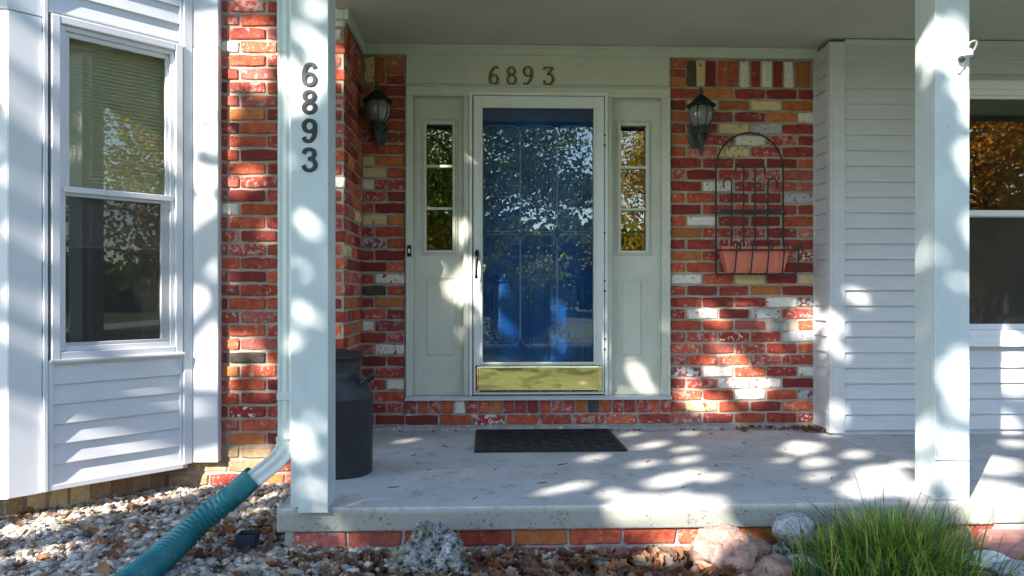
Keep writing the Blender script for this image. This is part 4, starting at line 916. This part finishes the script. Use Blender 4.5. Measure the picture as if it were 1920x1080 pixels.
litter('leaf_debris', [(1.70, 2.29, 5.03, 5.075, 1.0, .02, 3), (2.15, 2.3, 4.9, 5.07, 1.0, .03, 3), (1.3, 2.3, 4.98, 5.05, 1.0, .006, 1), (-0.75, 2.2, 5.02, 5.06, 1.0, .004, 1.2)], 190, 9, .012, .042, 'crumbled leaf debris in the porch corner below the brick')
rg = random.Random(77)
LM = []
for i in range(5):
    vs, F = leaf_geo(rg, 1.0, rg.uniform(1.6, 3.2)); c = BROWN[(0, 1, 5, 3, 2)[i]]
    me = bpy.data.meshes.new('fallen_leaf'); me.from_pydata([tuple(v) for v in vs], [], F); me.materials.append(M['litter'])
    ca = me.color_attributes.new('col', 'FLOAT_COLOR', 'POINT'); ca.data.foreach_set('color', [q for _ in vs for q in (*c, 1)]); me.polygons.foreach_set('use_smooth', [True] * len(me.polygons)); LM.append(me)
LS = [(-1.62, 3.25), (-1.70, 3.42), (-1.86, 3.35), (-1.55, 3.05), (-1.95, 3.18), (-1.66, 2.99), (-2.25, 3.45), (-1.45, 3.62), (-2.05, 3.72), (-1.75, 3.9), (-1.82, 3.98), (-1.62, 4.05), (-2.32, 3.3), (-1.2, 2.98), (-1.08, 3.08), (-0.98, 2.96), (-1.28, 3.42), (-1.02, 3.5), (-2.1, 3.05), (-0.82, 3.02), (-0.70, 3.1), (-0.62, 2.98)]
for i, (x, y) in enumerate(LS):
    o = bpy.data.objects.new('fallen_leaf', LM[i % 5]); col.objects.link(o); place(o, None, (x, y, ground_z(x, y) + .03)); s_ = rg.uniform(.065, .10); o.scale = (s_, s_, s_)
    o.rotation_euler = (rg.gauss(0, .4), rg.gauss(0, .4), rg.uniform(0, 6.28)); tag(o, 'single curled brown dead leaf lying on the pale gravel', 'leaf', 'loose leaves on the gravel')
tw = []
for i in range(4):
    p = [(rg.uniform(-.002, .002) + k * .012 - .024, rg.uniform(-.003, .003), .0025 + rg.uniform(0, .002)) for k in range(5)]
    me_o = MB().tube(p, [.0012, .002, .0022, .0018, .0008], 5).build('twig', M['bark'], origin=(0, 0, 0)); tw.append(me_o.data); bpy.data.objects.remove(me_o)
TS = [(0.15, 4.0), (0.05, 3.95), (0.42, 4.05), (0.36, 3.85), (0.14, 3.62), (-0.12, 3.7), (0.28, 3.66), (0.9, 4.1), (1.25, 4.0), (1.1, 3.8), (1.35, 3.72), (0.62, 4.15), (-0.3, 3.95), (-0.42, 4.3), (-0.25, 4.55), (1.62, 4.6), (1.8, 4.4), (1.75, 3.7), (2.7, 4.3), (2.9, 4.6), (2.6, 3.9), (0.95, 3.55), (-0.45, 3.6), (-0.05, 3.4), (0.55, 3.5), (1.5, 4.9), (2.0, 4.85)]
for i, (x, y) in enumerate(TS):
    o = bpy.data.objects.new('twig', tw[i % 4]); col.objects.link(o); place(o, None, (x, y, 0.0 if x < 2.29 else -0.004)); s_ = rg.uniform(.5, 1.3); o.scale = (s_, s_ * 1.2, s_); o.rotation_euler = (0, 0, rg.uniform(0, 6.28))
    tag(o, 'tiny dark twig fragment lying on the concrete porch floor', 'twig', 'twigs scattered on the porch floor')

def grass_clump():
    b = MB(); rg = random.Random(21); cx, cy = 1.63, 2.92
    G = [(.04, .10, .035), (.055, .13, .028), (.03, .075, .038), (.10, .18, .025), (.17, .22, .04), (.025, .06, .03), (.28, .26, .13)]
    for k in range(2300):
        a = rg.uniform(0, 6.283); r0 = abs(rg.gauss(0, .11)); x, y = cx + r0 * math.cos(a) * 1.7, cy + r0 * math.sin(a)
        lean = min(1.5, abs(rg.gauss(.62, .36)) + r0 * 1.6); L = rg.uniform(.18, .345) * (1.0 - .10 * lean); da = a + rg.gauss(0, .8); dx, dy = math.cos(da), math.sin(da)
        c = lin(rg.choices(G, (5, 6, 3, 7, 4, 2, 2.5))[0], rg.uniform(1.2, 2.1)); w = rg.uniform(.0014, .0040); n = 6; k0 = len(b.v); z = ground_z(x, y)
        px, pz = 0.0, 0.0; an = lean * .35; kink = rg.uniform(.5, 1.5) if rg.random() < .16 else 0; kt = rg.uniform(.35, .75); sx, sy = -dy, dx
        for i in range(n + 1):
            t = i / n; ww = w * (1 - t ** 2.2) + .0002
            b.v += [(x + dx * px - sx * ww, y + dy * px - sy * ww, z + pz), (x + dx * px + sx * ww, y + dy * px + sy * ww, z + pz)]
            cc_ = (c[0] * (1 + .5 * t), c[1] * (1 + .25 * t), c[2]); b.c += [cc_, cc_]
            an2 = an + lean * 1.15 * t ** 1.4 + (kink if t > kt else 0); px += L / n * math.sin(an2); pz += L / n * math.cos(an2)
        for i in range(n): q = k0 + 2 * i; b.f.append((q, q + 1, q + 3, q + 2))
    t = tag(empty('ornamental_grass', (cx, cy, -.2)), 'mounded clump of fine green ornamental grass in front of the right post', 'grass')
    tag(b.build('blades', M['blade'], t, smooth='all'), kind='stuff')
    for k in range(16):
        a = rg.uniform(-.4, 3.5); r0 = rg.uniform(0, .12); x, y = cx + r0 * math.cos(a), cy + .05; L = rg.uniform(.36, .50); l = rg.uniform(.15, .75); dx, dy = math.cos(a), rg.uniform(-.2, .4); z = ground_z(x, y)
        pts = [(x + dx * L * math.sin(l) * t, y + dy * .3 * L * t, z + L * math.cos(l) * (t - .12 * t * t)) for t in [q / 6 for q in range(7)]]
        s_ = MB().tube(pts, [.0013] * 5 + [.0018, .0004], 4); s_.c = [(.16, .12, .07)] * len(s_.v); s_.build('seed_stalk', M['blade'], t)
grass_clump()

# places on the porch to be sunlit, with shade tree leaves cut away along their rays: x, y, z, radius
GAPS = [
    (0.81,3.28,0,0.13), (0.64,3.29,0,0.1), (0.97,3.28,0,0.1), (0.58,3.47,0,0.05), (0.44,3.6,0,0.06), (0.3,3.52,0,0.055),
    (0.61,4.22,0,0.06), (0.92,3.7,0,0.1), (1.05,3.81,0,0.08), (1.17,3.75,0,0.06), (0.88,4.05,0,0.06), (1.14,4.15,0,0.06),
    (1.03,4.55,0,0.08), (1.19,4.44,0,0.06), (1.92,4.44,0,0.13), (1.83,4.05,0,0.08), (1.65,4.12,0,0.05), (1.71,3.75,0,0.06),
    (2.16,4.25,0,0.08), (2.05,3.8,0,0.13), (1.82,3.52,0,0.12), (2.03,3.51,0,0.1), (2.3,4.85,0,0.05), (2.79,3.99,0,0.15),
    (3.32,4.55,0,0.08), (2.4,3.4,0,0.16), (2.36,3.5,0,0.12), (2.29,4.01,0,0.05), (-0.5,4.75,0,0.05), (-0.42,4.86,0,0.05),
    (0.95,4.9,0,0.05), (1.36,4.94,0,0.05), (0.8,3.27,-0.07,0.12), (0.61,3.27,-0.04,0.08), (0.99,3.27,-0.07,0.1), (2.28,3.27,-0.05,0.14),
    (-0.7,3.27,-0.04,0.035), (-0.6,3.27,-0.14,0.03), (1.08,3.38,-0.19,0.1), (0.98,3.14,-0.19,0.07), (0.8,3.18,-0.19,0.08), (-2.21,3.69,-0.19,0.13),
    (-2.13,3.86,-0.19,0.12), (-2.24,3.57,-0.19,0.12), (-1.98,4.05,-0.19,0.11), (-1.82,4.2,-0.19,0.1), (-1.77,4.37,-0.19,0.1), (-1.58,4.61,-0.19,0.1),
    (-1.22,4.18,-0.19,0.06), (-0.7,3.17,-0.19,0.03), (-1.93,3.34,-0.19,0.08), (-1.22,3.88,-0.19,0.05), (0.94,3.0,-0.02,0.07), (0.91,3.0,-0.09,0.06),
    (1.0,3.0,-0.04,0.05), (0.87,3.0,-0.17,0.05), (-0.77,3.24,1.82,0.05), (-0.72,3.24,1.96,0.04), (-0.8,3.24,2.07,0.04), (-0.74,3.24,2.17,0.04),
    (-0.78,3.24,1.24,0.055), (-0.8,3.24,0.85,0.045), (-0.71,3.24,1.12,0.025), (-0.81,3.24,1.04,0.03), (-0.81,3.24,0.27,0.055), (-0.74,3.24,0.1,0.04),
    (-0.71,3.24,0.39,0.035), (-0.86,3.24,0.73,0.04), (-0.86,3.24,0.36,0.035), (-0.87,3.24,1.52,0.03), (2.12,3.3,2.13,0.0648), (2.13,3.3,2.01,0.0648),
    (2.15,3.3,1.86,0.043199999999999995), (2.08,3.3,2.04,0.0504), (1.99,3.3,1.98,0.036), (1.97,3.3,2.1,0.036), (2.19,3.3,1.59,0.0288), (2.12,3.3,1.4,0.0324),
    (2.14,3.3,0.54,0.054), (2.15,3.3,0.44,0.043199999999999995), (2.07,3.3,1.12,0.021599999999999998), (2.14,3.3,0.99,0.0252), (2.13,3.3,0.09,0.043199999999999995), (2.19,3.3,0.16,0.0504),
    (2.04,3.4,2.1,0.06), (2.04,3.4,1.12,0.05), (2.04,3.4,0.28,0.06), (2.04,3.4,0.1,0.05), (2.04,3.4,0.78,0.03), (-1.4,4.47,2.62,0.1),
    (-1.5,4.47,2.5,0.1), (-1.31,4.47,2.4,0.09), (-1.47,4.47,2.32,0.08), (-1.37,4.47,2.18,0.06), (-1.34,4.47,2.24,0.05), (-1.4,4.47,1.64,0.07),
    (-1.5,4.47,1.57,0.06), (-1.31,4.47,1.35,0.06), (-1.5,4.47,1.37,0.05), (-1.34,4.47,1.29,0.05), (-1.31,4.47,0.49,0.06), (-1.5,4.47,0.62,0.05),
    (-1.4,4.47,0.65,0.05), (-1.43,4.47,0.24,0.06), (-1.5,4.47,-0.04,0.14), (-1.31,4.47,-0.11,0.12), (-1.37,4.47,0.05,0.08), (-0.87,4.47,2.35,0.05),
    (-0.87,4.47,2.22,0.05), (-0.87,4.47,1.61,0.05), (-0.85,4.47,1.53,0.04), (-0.87,4.47,0.97,0.03), (-0.87,4.47,0.72,0.03), (-1.34,4.47,0.34,0.05),
    (-1.53,4.47,1.88,0.04), (-1.37,4.47,0.97,0.04), (-1.62,4.42,2.6,0.14), (-1.64,4.42,2.45,0.14), (-1.65,4.42,2.29,0.12), (-1.62,4.42,2.13,0.1),
    (-1.65,4.42,2.04,0.07), (-1.7,4.42,1.85,0.06), (-1.6,4.42,1.82,0.06), (-1.68,4.42,1.63,0.08), (-1.62,4.42,1.41,0.09), (-1.67,4.42,1.28,0.1),
    (-1.62,4.42,1.1,0.07), (-1.7,4.42,0.91,0.08), (-1.65,4.42,0.72,0.1), (-1.6,4.42,0.59,0.08), (-1.65,4.42,0.47,0.1), (-1.6,4.42,0.33,0.08),
    (-1.65,4.42,0.12,0.1), (-1.6,4.42,0.03,0.09), (-1.7,4.42,-0.03,0.09), (-1.71,4.42,0.25,0.08), (-2.2,3.95,2.31,0.05), (-2.24,3.92,2.1,0.05),
    (-2.31,3.85,2.13,0.06), (-2.24,3.92,1.8,0.06), (-2.25,3.91,1.57,0.06), (-2.06,4.1,2.31,0.09), (-1.92,4.23,2.3,0.09), (-1.82,4.34,2.23,0.08),
    (-1.79,4.36,2.02,0.06), (-1.81,4.35,1.77,0.06), (-2.22,3.93,1.36,0.05), (-2.23,3.93,0.91,0.05), (-1.79,4.36,1.16,0.05), (-1.81,4.35,0.79,0.09),
    (-1.79,4.36,0.51,0.1), (-1.86,4.3,0.45,0.1), (-1.9,4.25,0.35,0.1), (-1.82,4.34,0.29,0.1), (-1.96,4.19,0.44,0.08), (-2.08,4.08,0.41,0.08),
    (-1.92,4.23,0.22,0.1), (-1.84,4.32,0.11,0.1), (-2.0,4.15,0.21,0.07), (-2.13,4.02,0.26,0.05), (-1.84,4.32,-0.01,0.1), (-1.96,4.19,0.07,0.08),
    (-2.06,4.1,0.62,0.08), (-1.92,4.23,0.62,0.09), (-2.32,3.83,2.26,0.04), (-2.31,3.85,0.91,0.05), (-2.34,3.82,1.48,0.04), (-1.82,4.34,2.57,0.09),
    (-1.96,4.19,2.48,0.08), (-2.06,4.1,2.47,0.07), (-2.1,4.06,1.43,0.05), (-1.94,4.21,1.49,0.06), (-1.9,4.25,-0.02,0.06), (-2.41,3.78,2.2,0.1),
    (-2.4,3.78,2.0,0.06), (-2.42,3.78,1.6,0.1), (-2.41,3.78,1.3,0.08), (-2.43,3.78,0.9,0.1), (-2.4,3.78,0.5,0.08), (-2.41,3.78,0.2,0.1),
    (-2.43,3.78,0,0.1), (2.78,4.87,1.22,0.065), (2.83,4.87,1.17,0.055), (2.5,4.87,0.9,0.055), (2.45,4.87,0.92,0.045), (3.55,4.87,0.56,0.105),
    (3.53,4.87,0.35,0.105), (3.51,4.87,0.04,0.065), (2.34,4.87,0.73,0.065), (2.36,4.87,0.55,0.045), (2.34,4.87,0.14,0.055), (1.77,5.1,0.93,0.057999999999999996),
    (1.72,5.1,0.9,0.048), (1.55,5.1,0.81,0.068), (1.62,5.1,0.77,0.057999999999999996), (2.25,5.1,0.79,0.078), (2.27,5.1,0.72,0.078), (2.19,5.1,0.68,0.068),
    (1.93,5.1,0.75,0.038), (1.77,5.1,0.38,0.078), (1.55,5.1,0.42,0.057999999999999996), (1.81,5.1,0.25,0.078), (1.93,5.1,0.32,0.068), (1.44,5.1,0.27,0.068),
    (1.4,5.1,0.33,0.057999999999999996), (1.51,5.1,0.14,0.078), (1.62,5.1,0.16,0.068), (1.4,5.1,0.22,0.068), (2.25,5.1,0.07,0.068), (1.77,5.1,0.05,0.057999999999999996),
    (1.62,5.1,0.55,0.057999999999999996), (2.0,5.1,0.55,0.048), (1.74,5.1,0.49,0.057999999999999996), (0.07,5.1,0.76,0.065), (0.44,5.1,0.9,0.055), (0.49,5.1,0.81,0.045),
    (0.45,5.1,0.65,0.055), (0.6,5.1,0.54,0.07), (0.4,5.1,0.5,0.06), (0.07,5.1,0.49,0.05), (0.0,5.1,1.07,0.06), (-0.21,5.1,1.49,0.05),
    (-0.15,5.1,1.34,0.09), (-0.17,5.1,1.12,0.1), (-0.23,5.1,1.01,0.1), (-0.12,5.1,0.9,0.05), (-0.15,5.1,1.67,0.05), (-0.17,5.1,1.56,0.06),
    (-0.19,5.1,0.68,0.04), (-0.06,5.1,1.86,0.05), (-0.08,5.1,1.05,0.07), (-0.06,5.1,0.9,0.05), (-0.12,5.1,0.76,0.04), (1.01,5.1,0.42,0.06),
    (1.05,5.1,0.33,0.05), (0.94,5.1,0.26,0.04), (1.12,5.1,0.28,0.04), (1.25,5.1,0.72,0.03), (0.81,5.1,0.61,0.05), (0.79,5.1,0.5,0.04),
    (0.66,5.1,0.35,0.05), (0.33,5.1,0.37,0.04), (-0.48,5.1,0.32,0.02), (2.3,4.98,0.75,0.05), (2.3,4.93,0.6,0.05), (2.3,4.95,0.45,0.03),
]

# ------------------------------------------------------------------ trees across the front yard (they shade the porch and show in the glass)
e1 = SUN.cross(Vector((0, 0, 1))).normalized(); e2 = e1.cross(SUN); cell = 0.25; grid = {}   # gaps seen along the sun's direction
for g in GAPS:
    p = Vector(g[:3]); u, v, r = p.dot(e1), p.dot(e2), g[3]
    for iu in range(int((u - r - .1) // cell), int((u + r + .1) // cell) + 1):
        for iv in range(int((v - r - .1) // cell), int((v + r + .1) // cell) + 1): grid.setdefault((iu, iv), []).append((u, v, r))
def in_gap(p, m):
    u, v = p.dot(e1), p.dot(e2)
    return any((u - a) ** 2 + (v - b) ** 2 < (r * .88 + m) ** 2 for a, b, r in grid.get((int(u // cell), int(v // cell)), ()))
def leaves(name, clumps, n, size, pal, parent, seed, gaps=None, sig=.5, flat_=0.75):
    rg = random.Random(seed); b = MB()
    k = 0
    while k < n:
        c, rad = rg.choice(clumps)
        p = Vector((c[0] + rg.gauss(0, sig * rad), c[1] + rg.gauss(0, sig * rad), c[2] + rg.gauss(0, sig * rad * flat_))); k += 1
        s = size * rg.uniform(.7, 1.3)
        if gaps and in_gap(p, s * .16): continue
        q = Vector((rg.gauss(0, 1), rg.gauss(0, 1), rg.gauss(0, 1))).normalized(); w = q.orthogonal().normalized(); w = (Matrix.Rotation(rg.uniform(0, 6.28), 3, q) @ w); h = q.cross(w)
        k0 = len(b.v); f = s * .12
        for v_ in (p - w * s * .5, p + h * s * .36 + q * f, p + w * s * .5, p - h * s * .36 + q * f): b.v.append(tuple(v_))
        cc_ = lin(rg.choice(pal), rg.uniform(.75, 1.3)); b.c += [cc_] * 4; b.f.append((k0, k0 + 1, k0 + 2, k0 + 3))
    return tag(b.build(name, M['leaf'], parent), kind='stuff')
def tree(name, x, y, h, crown, rad, n, size, pal, label, seed, gaps=None, nclump=60, cat='tree', trunk=.2, shell=.55, off=0.0):
    rg = random.Random(seed); t = tag(empty(name, (x, y, -.3)), label, cat, 'trees across the front yard'); cz = crown
    cl = []
    for _ in range(nclump):
        d = Vector((rg.gauss(0, 1), rg.gauss(0, 1), rg.gauss(0, 1))).normalized() * (rg.random() ** (1 / 3) * (1 - shell) + shell) ** 1
        d *= rg.uniform(.35, 1.0)
        cl.append(((x + d.x * rad[0], y + d.y * rad[1], cz + d.z * rad[2]), rg.uniform(.5, 1.1) * min(rad) * .42))
    x += off; b = MB(); top = cz + rad[2] * .6
    b.tube(crom([(x, y, -.4), (x + .1, y, h * .2), (x - .1, y + .1, h * .45), (x + .05, y, top)], 4), [trunk * (1.25 - 1.1 * i / 12) for i in range(13)], 10)
    b.build('trunk', M['bark'], t, smooth='all')
    b = MB()
    for c, r in (cl if not gaps else cl[::2]):
        z0 = max(cz - rad[2] * .9, min(top, c[2] - .35 * math.hypot(c[0] - x, c[1] - y)))
        mid = ((x + c[0]) / 2 + rg.uniform(-.2, .2), (y + c[1]) / 2 + rg.uniform(-.2, .2), (z0 + c[2]) / 2 + .15)
        path = crom([(x, y, z0), mid, c], 3)
        if gaps and sum(in_gap(q, .03) for q in path) > 1: continue
        b.tube(path, [trunk * .32, trunk * .27, trunk * .22, trunk * .19, trunk * .15, trunk * .1, trunk * .05], 5)
    b.build('limbs', M['bark'], t, smooth='all')
    leaves('crown', cl, n, size, pal, t, seed, gaps)
    return t
GREEN = [(.06, .11, .02), (.09, .15, .025), (.045, .085, .02), (.13, .17, .03), (.20, .19, .03)]
GOLD = [(.42, .27, .03), (.50, .33, .05), (.30, .24, .03), (.18, .19, .03), (.46, .22, .03)]
ORANGE = [(.60, .24, .035), (.52, .17, .03), (.62, .33, .05), (.34, .2, .035), (.2, .19, .035)]
SC = Vector((0.3, 4.15, 1.15)) + SUN * 10.2
tree('shade_tree', SC.x, SC.y, SC.z, SC.z, (4.1, 4.1, 3.3), 100000, .13, GREEN, 'tall dense green tree left of the front yard shading the porch', 4, GAPS, 170, trunk=.2, off=-2.6)
tree('maple_tree', -0.5, -10.5, 8, 4.6, (5.0, 3.0, 4.6), 31000, .13, [(.12, .21, .03), (.20, .30, .035), (.08, .15, .02), (.32, .36, .05), (.44, .38, .06)], 'green leafy tree straight across the yard, mirrored in the storm door', 5, None, 75, trunk=.15)
tree('maple_tree', 5.6, -12.5, 8, 4.2, (2.3, 2.3, 4.2), 16000, .10, GOLD, 'golden autumn tree mirrored in the right sidelight', 6, None, 50, trunk=.12)
tree('maple_tree', -2.4, -9.0, 4, 1.9, (1.7, 1.5, 2.0), 10000, .095, GOLD + GREEN[:2], 'low golden tree mirrored in the left sidelight', 7, None, 40, trunk=.09)
tree('maple_tree', 13.0, -9.0, 8, 4.4, (4.6, 3.6, 4.6), 40000, .12, ORANGE, 'bright orange autumn tree mirrored in the right window', 8, None, 80, trunk=.18)
tree('maple_tree', 13.5, -1.8, 8, 4.2, (3.4, 3.4, 4.2), 13000, .15, GOLD + GREEN[3:], 'yellow green tree far to the right of the yard, mirrored in the bay window', 9, None, 60, trunk=.15)
rg = random.Random(31)
cl = [((rg.uniform(-45, 62), rg.uniform(-42, -34), rg.uniform(-.6, 4.4)), 1.8) for _ in range(420)] + [((rg.uniform(40, 55), rg.uniform(-34, 12), rg.uniform(-.5, 3)), 1.8) for _ in range(120)]
tag(leaves('far_trees', cl, 38000, .95, GREEN[:5], None, 32), 'line of far green trees beyond the road', 'trees')
sh = tag(empty('evergreen_shrub', (0.75, -5.2, -.3)), 'dark rounded evergreen shrub in the middle of the lawn', 'shrub')
MB().tube([(0.75, -5.2, -.35), (0.75, -5.2, .5)], [.06, .03], 8).build('stem', M['bark'], sh)
rg = random.Random(4)
leaves('foliage', [((0.75 + rg.uniform(-.5, .5), -5.2 + rg.uniform(-.4, .4), rg.uniform(0, .95)), .5) for _ in range(24)], 7000, .055, GREEN[:3], sh, 15)
